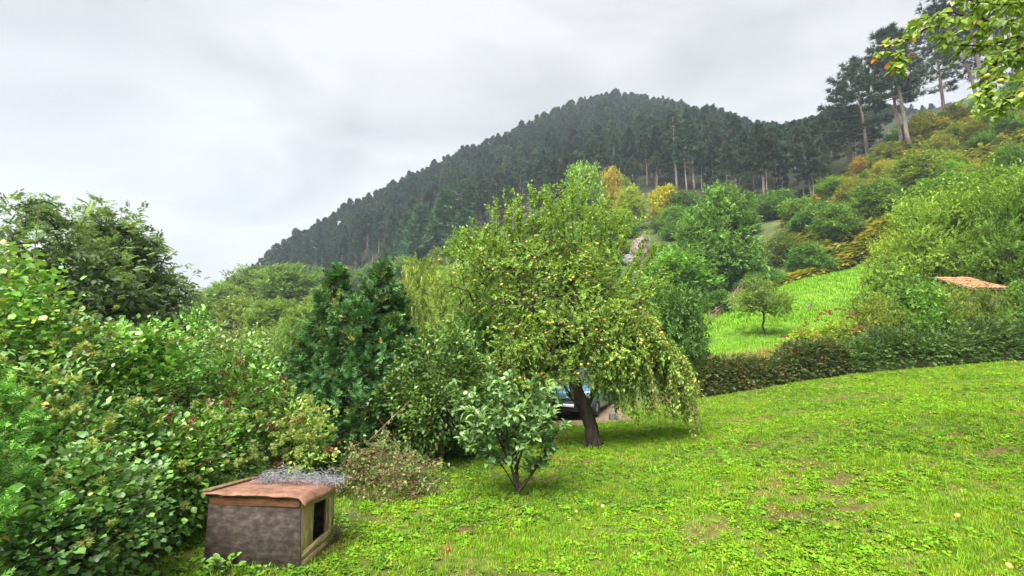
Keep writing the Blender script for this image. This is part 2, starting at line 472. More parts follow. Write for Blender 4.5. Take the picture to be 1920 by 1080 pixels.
gc = gc * (1 - yf) + np.array((.30, .26, .04)) * yf
def ground_mat():
    m, nt, out = new_mat('ground'); N = nt.nodes.new; Lk = nt.links.new
    p = N('ShaderNodeBsdfPrincipled'); a = N('ShaderNodeAttribute'); a.attribute_name = 'Col'
    tcn = N('ShaderNodeTexCoord')
    n1 = N('ShaderNodeTexNoise'); n1.inputs['Scale'].default_value = 9; n1.inputs['Detail'].default_value = 8; n1.inputs['Roughness'].default_value = .7
    n2 = N('ShaderNodeTexNoise'); n2.inputs['Scale'].default_value = .8; n2.inputs['Detail'].default_value = 5
    r1 = N('ShaderNodeMapRange'); r1.inputs[1].default_value = .3; r1.inputs[2].default_value = .7; r1.inputs[3].default_value = .45; r1.inputs[4].default_value = 1.5
    r2 = N('ShaderNodeMapRange'); r2.inputs[1].default_value = .3; r2.inputs[2].default_value = .7; r2.inputs[3].default_value = .7; r2.inputs[4].default_value = 1.3
    mm = N('ShaderNodeMath'); mm.operation = 'MULTIPLY'
    vm = N('ShaderNodeVectorMath'); vm.operation = 'SCALE'
    for n in (n1, n2): Lk(tcn.outputs['Object'], n.inputs['Vector'])
    Lk(n1.outputs['Fac'], r1.inputs[0]); Lk(n2.outputs['Fac'], r2.inputs[0]); Lk(r1.outputs[0], mm.inputs[0]); Lk(r2.outputs[0], mm.inputs[1])
    Lk(a.outputs['Color'], vm.inputs[0]); Lk(mm.outputs[0], vm.inputs['Scale']); Lk(vm.outputs[0], p.inputs['Base Color'])
    p.inputs['Roughness'].default_value = .95; p.inputs['Specular IOR Level'].default_value = .1
    b = N('ShaderNodeBump'); b.inputs['Strength'].default_value = .6; b.inputs['Distance'].default_value = .04
    Lk(n1.outputs['Fac'], b.inputs['Height']); Lk(b.outputs[0], p.inputs['Normal'])
    Lk(p.outputs[0], out.inputs['Surface'])
    return m
ground = link('ground', tri_mesh('ground', gv, gf, gc, [ground_mat()], smooth=True))
tag(ground, 'garden lawn running into meadow and the wooded mountain', None, kind='structure')

# earth and gravel track where the car stands
tx = np.linspace(.4, 4.3, 26); ty = np.linspace(16.3, 21.0, 22)
TX, TY = np.meshgrid(tx, ty)
TX = TX + .25 * (vnoise(TY * .9, TX * .2, 2) - .5) ; TZ = H(TX, TY) + .03 - .05 * np.maximum(np.abs(TY - 18.6) - 1.8, 0) ** 2
tv = np.stack([TX, TY, TZ], 2).reshape(-1, 3); ti = np.arange(26 * 22).reshape(22, 26)
tf = np.stack([ti[:-1, :-1], ti[:-1, 1:], ti[1:, 1:], ti[1:, :-1]], 2).reshape(-1, 4)
M_TRACK = noise_mat('track_gravel', (.11, .08, .05), (.30, .22, .15), 22, .95, bump=.6, detail=8, c3=(.19, .14, .09))
tag(link('gravel_track', tri_mesh('gravel_track', tv, tf, None, [M_TRACK], smooth=True)), 'patch of pale gravel track under the parked car', None, kind='structure')

# ------------------------------------------------------------------ scattered cover by geometry nodes
def scatter_nodes(name, pts, rot, scl, idx, protos, mat_col):
    """one object that sets out copies of small meshes on its points"""
    me = bpy.data.meshes.new(name)
    me.vertices.add(len(pts)); me.vertices.foreach_set('co', np.ascontiguousarray(pts, np.float32).ravel())
    for an, ty_, arr in (('rot', 'FLOAT_VECTOR', rot), ('scl', 'FLOAT_VECTOR', scl), ('idx', 'INT', idx)):
        at_ = me.attributes.new(an, ty_, 'POINT')
        at_.data.foreach_set('vector' if ty_ == 'FLOAT_VECTOR' else 'value', np.ascontiguousarray(arr, np.int32 if ty_ == 'INT' else np.float32).ravel())
    o = link(name, me)
    pc = bpy.data.collections.new(name + '_pieces')
    for i, pm in enumerate(protos):
        po = bpy.data.objects.new('%s_piece_%02d' % (name, i), pm); pc.objects.link(po)
    ng = bpy.data.node_groups.new(name + '_nodes', 'GeometryNodeTree')
    ng.interface.new_socket('Geometry', in_out='INPUT', socket_type='NodeSocketGeometry')
    ng.interface.new_socket('Geometry', in_out='OUTPUT', socket_type='NodeSocketGeometry')
    N = ng.nodes.new; Lk = ng.links.new
    gi_, go_ = N('NodeGroupInput'), N('NodeGroupOutput')
    iop = N('GeometryNodeInstanceOnPoints'); ci = N('GeometryNodeCollectionInfo')
    ci.inputs['Collection'].default_value = pc; ci.inputs['Separate Children'].default_value = True; ci.inputs['Reset Children'].default_value = True
    iop.inputs['Pick Instance'].default_value = True
    def na(nm, ty_):
        n = N('GeometryNodeInputNamedAttribute'); n.data_type = ty_; n.inputs['Name'].default_value = nm; return n.outputs['Attribute']
    Lk(gi_.outputs[0], iop.inputs['Points']); Lk(ci.outputs[0], iop.inputs['Instance'])
    Lk(na('idx', 'INT'), iop.inputs['Instance Index']); Lk(na('scl', 'FLOAT_VECTOR'), iop.inputs['Scale'])
    e2r = N('FunctionNodeEulerToRotation'); Lk(na('rot', 'FLOAT_VECTOR'), e2r.inputs[0]); Lk(e2r.outputs[0], iop.inputs['Rotation'])
    Lk(iop.outputs[0], go_.inputs[0])
    md = o.modifiers.new('scatter', 'NODES'); md.node_group = ng
    return o

rg = np.random.default_rng(11)
def grass_tuft(rng, n, rad, h0, h1_, w, base, alt, lean=.5):
    acc = Acc()
    for i in range(n):
        a = rng.uniform(0, 6.28); r = rad * math.sqrt(rng.random()); p = np.array([r*math.cos(a), r*math.sin(a), -.004])
        h = rng.uniform(h0, h1_); b = rng.uniform(0, 6.28); l = lean * rng.uniform(.2, 1.0)
        d = np.array([math.cos(b), math.sin(b), 0]); s = np.array([-math.sin(b), math.cos(b), 0]) * w * rng.uniform(.7, 1.2)
        m = p + np.array([0, 0, h*.6]) + d*h*l*.35; t = p + np.array([0, 0, h*(1-.35*l)]) + d*h*l
        acc.add([p - s*.5, p + s*.5, m + s*.45, m - s*.45, t], [[0,1,2],[0,2,3],[3,2,4]], palette(rng, 1, base, alt, .15)[0])
    return acc.mesh('tuft', M_GRASS)
def weed(rng, n, rad, size, base, alt, h=.03):
    acc = Acc(); lf = tpl_leaf(.42, .05, .2)
    P = []; D = []; 
    for i in range(n):
        a = rng.uniform(0, 6.28); r = rad * rng.uniform(.05, 1)
        P.append((r*math.cos(a), r*math.sin(a), h*rng.uniform(.3, 1.2))); b = a + rng.normal()*.8
        D.append((math.cos(b), math.sin(b), rng.uniform(-.1, .55)))
    C = palette(rng, n, base, alt, .18)
    acc.add(*scatter(lf, np.array(P), frames(np.array(D), roll=rng.normal(size=n)*.35), size*rng.uniform(.6, 1.3, n), C))
    return acc.mesh('weed', M_GRASS)
G1, G2, G3 = (.13, .26, .018), (.22, .35, .022), (.08, .19, .02)
DG = (.10, .16, .035); YG = (.30, .31, .03); DRY = (.30, .24, .09)
lawn_protos = [grass_tuft(rg, 16, .06, .03, .075, .006, G1, G2), grass_tuft(rg, 14, .06, .025, .06, .006, G2, YG), grass_tuft(rg, 18, .05, .04, .10, .0055, G1, G2, .7),
               grass_tuft(rg, 12, .06, .02, .05, .006, G2, DRY), weed(rg, 12, .06, .032, G1, G2), weed(rg, 9, .05, .04, G2, G1), weed(rg, 16, .07, .026, G1, YG, .025), weed(rg, 8, .06, .045, G3, G1),
               grass_tuft(rg, 9, .07, .012, .03, .006, DRY, YG, .9),
               grass_tuft(rg, 16, .06, .03, .07, .006, DG, G1), weed(rg, 11, .06, .034, DG, G3), grass_tuft(rg, 10, .07, .02, .045, .005, DRY, DG, .95), grass_tuft(rg, 14, .05, .07, .16, .006, G1, G2, .9)]
def inside_kennel(x, y): return (x > -3.62) & (x < -2.40) & (y > 5.7) & (y < 6.6)
def lawn_points(dens, y0, y1):
    n = int(dens * (y1 - y0) * 34); y = rg.uniform(y0, y1, n); x = rg.uniform(-8, 26, n)
    u = x / y
    k = (u > -1.18) & (u < 1.55) & ((x > -2.0 + .6 * (vnoise(y * .8, x * 0 + 1.5, 4) - .5)) | ((y < 7.0) & (x > -5.2)) | ((y < 9.2) & (x > -3.4))) & (y < hedge_y(x) - .1) & ~inside_kennel(x, y) & ~((x > .6) & (x < 4.0) & (y > 16.7 + .8 * vnoise(x * 1.5, x * 0, 3)))
    return x[k], y[k]
xs, ys = [], []
for d, a, b in ((430, 3.2, 6.5), (320, 6.5, 9.0), (210, 9.0, 13.0), (140, 13.0, 19.1)):
    x, y = lawn_points(d, a, b); xs.append(x); ys.append(y)
x = np.concatenate(xs); y = np.concatenate(ys)
sm = soil_mask(x, y); k = rg.random(len(x)) > sm * .66
x, y, sm = x[k], y[k], sm[k]
nn = len(x); wd = vnoise(x * 1.1 + 20, y * 1.1, 21, 3)
r = rg.random(nn)
idx = np.where(r < .30 + 1.6 * (wd - .5), rg.choice([4, 5, 6, 6, 7], nn), rg.choice([0, 0, 1, 1, 2, 3], nn))
idx = np.where((sm > .35) & (rg.random(nn) < .5), rg.choice([8, 3, 8], nn), idx)
dul = vnoise(x * .5 + 7, y * .5 + 3, 41, 3); q_ = rg.random(nn)
idx = np.where((dul > .5) & (q_ < .36), rg.choice([9, 10, 10, 11], nn), idx); idx = np.where(q_ > .985, 12, idx)
idx = np.where((q_ > .55) & (q_ < .63), 11, idx)
far = np.clip((y - 5) / 14, 0, 1); big = .75 + .6 * vnoise(x * .9, y * .9 + 40, 31, 2)
sc = (rg.uniform(.65, 1.25, nn) * big * (1 + .35 * far))
sc = sc * np.where((x > -5) & (np.abs(y - 5.5) < .3) & (x < -2.2), 1.5, 1) 
z = H(x, y)
gr = scatter_nodes('grass', np.stack([x, y, z], 1), np.stack([rg.normal(size=nn)*.12, rg.normal(size=nn)*.12, rg.uniform(0, 6.28, nn)], 1), np.stack([sc, sc, sc * rg.uniform(.7, 1.2, nn)], 1), idx, lawn_protos, None)
tag(gr, 'short bright green grass and clover covering the garden lawn', 'grass', kind='stuff')

# meadow beyond the hedge
mp_ = [grass_tuft(rg, 12, .20, .10, .26, .03, (.135,.285,.022), (.19,.33,.028), .7), grass_tuft(rg, 12, .20, .08, .22, .03, (.15,.29,.022), (.23,.32,.03), .7)]
n = 9000; y = rg.uniform(20.5, 58, n); u = rg.uniform(.38, .80, n); x = u * y
k = rg.random(n) < y / 58; x, y = x[k], y[k]
scm = rg.uniform(.7, 1.4, len(x)) * (.8 + .5 * (y > 35))
mg = scatter_nodes('meadow_grass', np.stack([x, y, H(x, y)], 1), np.stack([x*0, x*0, rg.uniform(0, 6.28, len(x))], 1), np.stack([scm]*3, 1), rg.integers(0, 2, len(x)), mp_, None)
tag(mg, 'vivid green mown grass of the sloping meadow behind the hedge', 'grass', kind='stuff')
# ------------------------------------------------------------------ pines
rp = np.random.default_rng(5)
PTUFT = [tpl_tuft(rp, 7, .26, .9) for _ in range(4)]
PTUFT_FINE = [tpl_tuft(rp, 10, .13, .75) for _ in range(4)]
def pine_arrays(rng, h, cs, rad, nb, ntuft, tsize, tufts, R0, base, alt, lean=0.0, flat_top=.5, stubs=10, asym=0.0):
    tz = np.linspace(0, 1, 9); la = rng.uniform(0, 6.28)
    px = lean * h * tz ** 1.5 * math.cos(la) + np.cumsum(rng.normal(size=9)) * .004 * h
    py = lean * h * tz ** 1.5 * math.sin(la) + np.cumsum(rng.normal(size=9)) * .004 * h
    px[0] = py[0] = 0
    tr = np.stack([px, py, tz * h - .4 * (tz == 0)], 1)
    trunk = Acc(); polytube(trunk, tr, R0 * (1 - .88 * tz ** 1.2) * np.where(tz == 0, 1.3, 1), 8)
    P = []; D = []; B = Acc()
    for b in range(nb):
        t = (b + rng.random()) / nb; z = h * (cs + (1 - cs) * t * .985)
        prof = (math.sin(math.pi * min(1, .28 + .72 * t) ) ** .6 if flat_top < .5 else (1 - t) ** .55 * .9 + .12)
        if flat_top >= .5: prof = max(.16, (1 - t ** 2.2)) * (.75 + .25 * t)
        Lb = rad * prof * rng.uniform(.55, 1.15)
        a = b * 2.4 + rng.normal() * .5
        Lb *= 1 + asym * math.cos(a - 2.6)
        o = np.array([np.interp(z, tr[:, 2], tr[:, 0]), np.interp(z, tr[:, 2], tr[:, 1]), z])
        rise = (-.05 + .75 * t ** 1.6 + rng.normal() * .1)
        d = unit(np.array([math.cos(a), math.sin(a), rise])); side = np.array([-math.sin(a), math.cos(a), 0])
        q = np.linspace(0, 1, 4)[:, None]
        pts = o + d * Lb * q + np.array([0, 0, .12 * Lb]) * q ** 2.2
        polytube(B, pts, np.linspace(R0 * .22 * (1 - .6 * t), R0 * .05, 4), 4, cap=False)
        for k in range(ntuft):
            s = .38 + .62 * rng.random() ** .7; w = (rng.random() - .5) * .75 * Lb * (1.15 - s) * 1.3
            P.append(o + d * Lb * s + np.array([0, 0, .12 * Lb * s ** 2.2 + abs(rng.normal()) * .05 * Lb]) + side * w)
            D.append(d * .9 + side * np.sign(w) * .4 + np.array([0, 0, .55]) + rng.normal(size=3) * .35)
    for k in range(ntuft):
        P.append(np.array([px[-1], py[-1], h * (1 - .05 * rng.random())]) + rng.normal(size=3) * np.array([.35, .35, .2])); D.append(rng.normal(size=3) * .5 + np.array([0, 0, 1]))
    for k in range(stubs):
        z = h * rng.uniform(.18, cs); a = rng.uniform(0, 6.28); o = np.array([np.interp(z, tr[:, 2], tr[:, 0]), np.interp(z, tr[:, 2], tr[:, 1]), z])
        polytube(B, [o, o + np.array([math.cos(a), math.sin(a), rng.uniform(-.25, .2)]) * rng.uniform(.3, .14 * h)], [R0 * .1, R0 * .03], 3, cap=False)
    trunk.add(*B.arrays())
    P = np.array(P); D = np.array(D); n = len(P); C = palette(rng, n, base, alt, .2); crown = Acc(); which = rng.integers(0, len(tufts), n)
    for i, t in enumerate(tufts):
        s = which == i
        crown.add(*scatter(t, P[s], frames(D[s], roll=rng.uniform(0, 6.28, int(s.sum()))), tsize * rng.uniform(.7, 1.25, int(s.sum())), C[s]))
    return trunk, crown
PB, PA = (.026, .047, .032), (.050, .074, .036)
PINES = []
for i in range(10):
    hh = 18.0; rnd = i >= 7      # the last three are rounder, paler crowns
    PB, PA = ((.024, .051, .031), (.048, .080, .036)) if i % 3 else ((.034, .052, .030), (.062, .080, .036))
    if rnd: PB, PA = (.045, .075, .034), (.075, .10, .04)
    t_, c_ = pine_arrays(rp, hh, (.42, .5, .36, .55, .46, .3, .6, .3, .22, .35)[i], (3.7, 4.3, 3.3, 4.0, 4.5, 3.4, 3.9, 4.6, 5.0, 4.2)[i], 40, 20, 1.0, PTUFT, .22, PB, PA, .03, .6, 8)
    tm, cm = t_.mesh('pine_trunk_%d' % i, M_PINEBARK), c_.mesh('pine_crown_%d' % i, M_NEEDLE)
    tV, tF, tC = t_.arrays(); cV, cF, cC = c_.arrays()
    jm = tri_mesh('pine_whole_%d' % i, np.concatenate([tV, cV]), np.concatenate([tF, cF + len(tV)]), np.concatenate([tC, cC]), [M_PINEBARK, M_NEEDLE], np.concatenate([np.zeros(len(tF)), np.ones(len(cF))]))
    PINES.append((tm, cm, jm))

def put_tree(name, tm, cm, loc, sxy, sz, rz, color=(1, 1, 1), tilt=(0, 0), crown='crown', stuff=True):
    e = empty(name, loc, rz); e.rotation_euler = (tilt[0], tilt[1], rz); e.scale = (sxy, sxy, sz)
    if tm is not None: link('trunk', tm, e)
    c = link(crown, cm, e); c.color = (*color, 1)
    if stuff: c['kind'] = 'stuff'
    return e

# the forest on the mountain: candidates on a jittered grid inside the view
sp = 5.2
fx, fy = np.meshgrid(np.arange(-260, 330, sp), np.arange(96, 350, sp))
fx = (fx + rp.uniform(-.45, .45, fx.shape) * sp).ravel(); fy = (fy + rp.uniform(-.45, .45, fy.shape) * sp).ravel()
fu = fx / fy
k = (fu > -.72) & (fu < 1.16) & (fy > forest_edge(fu)) & (fy < ridge_y(fu) + 12) & (rp.random(len(fx)) < .55 + .75 * vnoise(fx * .06, fy * .06, 51, 3))
fx, fy, fu = fx[k], fy[k], fu[k]
fz = H(fx, fy); fh = rp.uniform(.55, 1.15, len(fx)) ** .8 * (1 - .22 * smooth(215, 330, fy)); fi = np.where(rp.random(len(fx)) < .16, rp.integers(7, 10, len(fx)), rp.integers(0, 7, len(fx)))
def project(p):
    x, y, z = p[..., 0], p[..., 1], p[..., 2] - CAM_Z
    dep = y * CP + z * SP; up = -y * SP + z * CP
    return 960 + FPX * x / dep, 540 - FPX * up / dep
pxx, pyy = project(np.stack([fx, fy, fz + 18 * fh], 1))
SKY = np.array([(300,572),(400,552),(480,492),(530,448),(650,378),(820,304),(960,245),(1060,196),(1150,176),(1250,186),(1340,208),(1400,232),(1470,240),(1540,222),(1640,204),(1720,206),(1800,200),(1920,185),(2200,150)], float)
lim = np.interp(pxx, SKY[:, 0], SKY[:, 1]) - 11 + 20 * rp.random(len(pxx))
gx_, gpy = project(np.stack([fx, fy, fz], 1))
shr = np.clip((gpy - lim) / np.maximum(gpy - pyy, 1), 0, 1)            # a tree may not stand above the ridge line seen in the photograph
fh = fh * np.minimum(1, shr)
keep = shr > .36
fx, fy, fz, fu, fh, fi, pxx, pyy = (q[keep] for q in (fx, fy, fz, fu, fh, fi, pxx, pyy))
xl = np.array([(388,562,262),(402,552,258),(418,545,255),(432,536,250),(446,530,252),(470,505,248),(425,552,240),(450,540,238),(410,560,240),(475,520,240)]); ex = np.array([at(a, 575, c) for a, b, c in xl])
ez_ = H(ex[:, 0], ex[:, 1]); et = np.array([at(*q)[2] for q in xl])
fx = np.append(fx, ex[:, 0]); fy = np.append(fy, ex[:, 1]); fz = np.append(fz, ez_); fu = np.append(fu, ex[:, 0] / ex[:, 1]); fh = np.append(fh, np.clip((et - ez_) / 18, .3, 1)); fi = np.append(fi, rp.integers(0, 7, 10)); pxx = np.append(pxx, xl[:, 0])
inv = (pxx > 10) & (pxx < 1910) & ((pxx > 425) | (fy < 200))
score = np.where(inv, fy - forest_edge(fu) + .45 * fy, 1e9)
order = np.argsort(score)
near = order[:300]; rest = order[300:]
for j in near:
    tm, cm, _ = PINES[fi[j]]
    f = .9 + .25 * rp.random()
    e = put_tree('pine_tree', tm, cm, (fx[j], fy[j], fz[j] - .3), fh[j] * rp.uniform(.85, 1.1), fh[j], rp.uniform(0, 6.28), (f, f * rp.uniform(.97, 1.05), f * rp.uniform(.9, 1.1)), (rp.normal() * .02, rp.normal() * .02))
    tag(e, 'tall dark pine with bare trunk among the pines lining the lower mountain forest', 'pine tree', 'pines at the front of the mountain forest')
nr = len(rest); s1 = fh[rest]
fo = scatter_nodes('forest', np.stack([fx[rest], fy[rest], fz[rest] - .3], 1), np.stack([rp.normal(size=nr)*.02, rp.normal(size=nr)*.02, rp.uniform(0, 6.28, nr)], 1), np.stack([s1*1.05, s1*1.05, s1], 1), fi[rest], [p[2] for p in PINES], None)
tag(fo, 'dense dark pine forest covering the mountain up to its ridge', 'forest', kind='stuff')

# ------------------------------------------------------------------ broadleaf stock
rb = np.random.default_rng(23)
SPRIG = [tpl_sprig(rb, 7, tpl_leaf2(.32), .5) for _ in range(4)]
SPRIG_N = [tpl_sprig(rb, 9, tpl_leaf2(.2, .05, .15), .42, 45) for _ in range(4)]
SPRIG_BIG = [tpl_sprig(rb, 5, tpl_leaf2(.36), .65) for _ in range(3)]
def broad(rng, lobes, trunk, ntip, k, size, spread, base, alt, R0, tpls=None, up=.25, rt=.008, seg=.6, mat=None, shell=.55, bend=.2, var=.2, p=2.0, name='tree', clump=.2, out=1.0):
    T = lobes_points(rng, lobes, ntip, shell); T[:, 2] = np.maximum(T[:, 2], .12)
    A, par, tips, td = skeleton(trunk, T, rng, seg, bend)
    tr = tubes(A, par, limb_radii(par, R0, rt, len(trunk)))
    fol = foliage(rng, A[tips], td, tpls or SPRIG, k, size, spread, base, alt, up, var, p=p, clump=clump, out=out)
    return tr.mesh(name + '_trunk', M_BARK), fol.mesh(name + '_crown', mat or M_LEAF)
def line(a, b, n=5, wob=.0, rng=rb):
    q = np.linspace(0, 1, n)[:, None]; P = np.array(a, float) * (1 - q) + np.array(b, float) * q
    P[1:-1] += rng.normal(size=(n - 2, 3)) * wob; return [tuple(x) for x in P]
GRN, GRN2 = (.085, .15, .040), (.15, .22, .05)
def rlobes(rng, n=10):
    L = []
    for i in range(n):
        a = rng.uniform(0, 6.28); q = rng.uniform(.2, 1.5); z = rng.uniform(.9, 3.9) * (1 - .18 * q); L.append((q*math.cos(a), q*math.sin(a), z, rng.uniform(.5, 1.2), rng.uniform(.5, 1.2), rng.uniform(.5, 1.0)))
    return L + [(0, 0, 1.5, 1.7, 1.7, 1.4)]
# stock is built about 5 m wide and 5 m tall, then stretched to size; foliage tint comes from the object colour
STOCK = {}
STOCK['round'] = [broad(rb, [(0,0,3.0,1.9,1.9,1.7),(.9,.5,2.2,1.4,1.3,1.2),(-.9,-.4,2.3,1.4,1.3,1.3),(.1,.9,3.9,1.1,1.1,.9),(-.3,-.8,3.7,1.2,1.1,1.0)] + rlobes(rb, 4)[:4], line((0,0,-.3),(0,0,2.4),5,.06), 400, 13, .24, .22, GRN, GRN2, .13, clump=.28, name='round_%d' % i) for i in range(2)]
STOCK['tall'] = [broad(rb, [(0,0,2.3,1.5,1.5,1.5),(.3,.2,3.6,1.1,1.1,1.2),(-.4,-.2,3.2,1.1,1.1,1.2),(0,.1,4.4,.6,.6,.7)], line((0,0,-.3),(.1,0,3.6),6,.06), 280, 9, .30, .2, GRN, GRN2, .11, SPRIG_N, .45, name='tall_%d' % i) for i in range(2)]
STOCK['shrub'] = [broad(rb, [(0,0,1.9,2.2,2.2,2.0),(1.2,.4,1.3,1.3,1.3,1.2),(-1.2,-.3,1.4,1.3,1.3,1.3),(.2,-1.1,1.5,1.3,1.2,1.3),(.3,.6,3.4,1.2,1.1,1.1),(-.6,.2,3.5,1.0,1.0,1.2)], line((0,0,-.3),(0,0,1.2),4,.05), 520, 13, .23, .25, GRN, GRN2, .10, name='shrub_%d' % i, clump=.28) for i in range(1)]
STOCK['shrub'] = STOCK['shrub'][:1] + [broad(rb, rlobes(rb), line((0,0,-.3),(0,0,1.2),4,.05), 440, (12, 9, 12, 9)[i], .225, .22, ((.085,.15,.04),(.10,.14,.04),(.075,.14,.045),(.10,.155,.036))[i], ((.15,.22,.05),(.20,.19,.05),(.13,.2,.06),(.19,.24,.05))[i], .10, (SPRIG, SPRIG_N, SPRIG, SPRIG_N)[i], (.25, .6, .1, .8)[i], name='bush_%d' % i, clump=.32) for i in range(4)]
STOCK['willow'] = [broad(rb, [(0,0,2.2,2.0,2.0,1.9),(.8,.3,3.4,1.0,1.0,1.3),(-.8,.2,3.2,1.0,1.0,1.3),(.1,-.5,3.9,.8,.8,1.0)], line((0,0,-.3),(0,0,1.4),4,.05), 420, 9, .36, .2, (.115,.165,.05), (.19,.24,.08), .10, SPRIG_N, .8, name='willow_%d' % i) for i in range(2)]
def conifer(rng, n_wh, base, alt, name, tpl=None, size=.55, k=7):
    T = []; D = []; h = 5.0
    for i in range(n_wh):
        t = (i + rng.random()) / n_wh; z = .35 + t * 4.5; r = 1.75 * (1 - t) ** .8 + .06
        for a in rng.uniform(0, 6.28, 6 + int(6 * (1 - t))):
            for s in (1.0, .7, .45):
                T.append((math.cos(a) * r * s, math.sin(a) * r * s, z - .12 * r * s + rng.normal() * .06)); D.append((math.cos(a), math.sin(a), -.1))
    T = np.array(T); D = unit(np.array(D)); acc = Acc(); polytube(acc, line((0, 0, -.3), (0, 0, 4.9), 6), np.linspace(.11, .015, 6), 6)
    f = foliage(rng, T, D, tpl or PTUFT_FINE, k, size, .13, base, alt, .12, .2)
    return acc.mesh(name + '_trunk', M_BARK), f.mesh(name + '_crown', M_NEEDLE)
STOCK['conifer'] = [conifer(rb, 22, (.045,.085,.045), (.075,.115,.05), 'conifer_%d' % i, k=4) for i in range(2)]

def plant(kind, px, py_top, Y, wpx, color, label, cat='tree', group=None, name=None, sink=0.0, var=None):
    """stock plant whose top shows at px, py_top and whose crown is about wpx wide"""
    top = at(px, py_top, Y); x = top[0]; g = h1(x, Y) - sink
    v = STOCK[kind][(int(px * 7 + py_top) if var is None else var) % len(STOCK[kind])]
    wm = wpx / FPX * Y; sz = max(top[2] - g, .78 * wm) / 5.0; sxy = (wpx / FPX * Y) / {'round': 4.6, 'tall': 3.3, 'shrub': 5.0, 'willow': 4.2, 'conifer': 3.6}[kind]
    e = put_tree(name or ('shrub' if kind == 'shrub' else kind == 'conifer' and 'conifer_tree' or 'broadleaf_tree'), v[0], v[1], (x, Y, g), sxy, sz, rb.uniform(0, 6.28), color)
    return tag(e, label, cat, group)

# ---- trees at the foot of the forest
Gd, Gm, Gl, Gy, Yl, Or, Br = (.75,.8,.8), (1,1,1), (1.25,1.2,1.0), (1.6,1.3,.75), (3.2,1.75,.6), (3.4,1.35,.6), (1.5,.85,.7)
plant('round', 1095, 306, 112, 78, (1.5,1.4,1.0), 'pale green round tree against dark pines, left of a small orange tree')
plant('round', 1146, 314, 112, 50, (3.0,1.45,.7), 'small orange-tinted tree at the forest edge beside a pale green tree')
plant('tall', 1182, 352, 100, 66, (1.9,1.4,.8), 'yellow-green tree between the orange-tinted and bright yellow trees')
plant('round', 1243, 348, 98, 66, Yl, 'bright yellow tree at the foot of the pine forest')
plant('round', 1284, 358, 95, 72, (.62,.68,.72), 'dark grey-green tree just right of the bright yellow tree')
plant('tall', 1262, 388, 88, 60, (.95,1.05,1.0), 'slender mid-green tree below the yellow tree, above the pale rock')
plant('round', 1062, 378, 106, 90, Gd, 'green tree at the forest foot behind the apple tree top, left of a pale tree')
plant('round', 1008, 418, 112, 70, (.7,.8,.8), 'green tree showing behind the tallest shoots of the apple tree')
plant('shrub', 1118, 388, 94, 110, (.8,.9,.85), 'dark green bushy tree below the orange-tinted tree')
plant('tall', 1160, 395, 96, 60, (1.5,1.25,.8), 'yellowish green tree above the pale rock outcrop')
plant('round', 1165, 330, 118, 50, (1.2,1.1,.8), 'dull green tree just right of the orange-tinted tree')
for px, pt, Y, w, c in ((960,462,110,60,Gd),(900,478,110,60,Gd),(1060,430,85,130,Gm),(1125,455,78,80,Gl),(980,485,80,100,Gd),(1222,515,66,52,Gl),(1150,520,60,60,Gl),(1275,475,66,80,(.9,1.05,.9)),(1090,520,55,130,Gm)):
    plant('shrub', px, pt, Y, w, c, 'leafy green bush in the belt of scrub behind the apple tree', 'bush', 'scrub behind the apple tree')
for px, pt, Y, w, c, lb in ((1240,392,92,58,(.9,1,.85),'green bush directly behind the top of the pinkish crag'),(1178,402,94,50,(.8,.9,.8),'dark bush at the upper left of the pinkish crag'),(1300,410,90,64,(.8,.92,.8),'shaded bush on the slope right of the pinkish crag'),(1234,448,80,44,(1.1,1.1,.85),'light bush leaning against the right side of the crag'),(1168,446,86,44,(1,1.05,.85),'green bush left of the pinkish crag'),(1265,425,86,56,(.9,1.02,.85),'mid-green bush uphill right of the crag'),(1350,395,96,60,(.7,.8,.75),'dark bush behind the top of the large round tree')):
    plant('shrub', px, pt, Y, w, c, lb, 'bush')
# dark larches and fringe bushes left of the apple tree
for i, (px, pt, Y, w, c) in enumerate(((838,358,150,90,(.9,1.05,1.0)),(790,385,152,76,(.8,.95,.95)),(872,395,146,80,(.85,1,.95)),(765,400,158,60,(.8,.9,.95)))):
    plant('conifer', px, pt, Y, w, c, ('tall feathery green larch, highest of the clump against dark pines', 'feathery green larch second from left in the clump', 'feathery larch on the right side of the clump', 'smallest feathery larch at the left of the clump')[i], 'larch', 'larches at the forest edge')
plant('conifer', 461, 508, 225, 24, (.7,.8,.9), 'lone small spruce on the far left skyline of the mountain', 'spruce')
plant('conifer', 735, 396, 165, 34, (.9,.95,.9), 'slim pale conifer with bare reddish stem left of the larches', 'conifer')
for px, pt, Y, w in ((402,553,236,24),(416,546,232,26),(430,538,228,26),(446,527,226,28),(474,505,224,30),(486,520,205,34)):
    plant('conifer', px, pt, Y, w, (.8,.95,.95), 'small dark conifer on the low left flank of the mountain near the valley gap', 'conifer', 'conifers on the left flank')
plant('round', 490, 506, 150, 54, (.75,.9,.95), 'dark round tree at the left foot of the mountain', )
plant('round', 548, 512, 140, 80, (.8,.95,1.0), 'dark green bushy tree right of the round tree at the mountain foot')
for px, pt, Y, w in ((395,560,205,40),(425,548,215,50),(450,532,200,50),(470,522,190,46),(437,540,190,40),(600,500,150,70),(650,492,150,80),(700,486,150,80),(760,488,140,80),(860,500,130,60),(820,504,128,60),(920,490,120,60),(585,530,120,80),(415,556,200,36),(520,540,130,60)):
    plant('shrub', px, pt, Y, w, (.9 + .3 * rb.random(), 1.05, .9), 'light green bush in the fringe along the foot of the pine forest', 'bush', 'fringe of bushes below the pine forest')
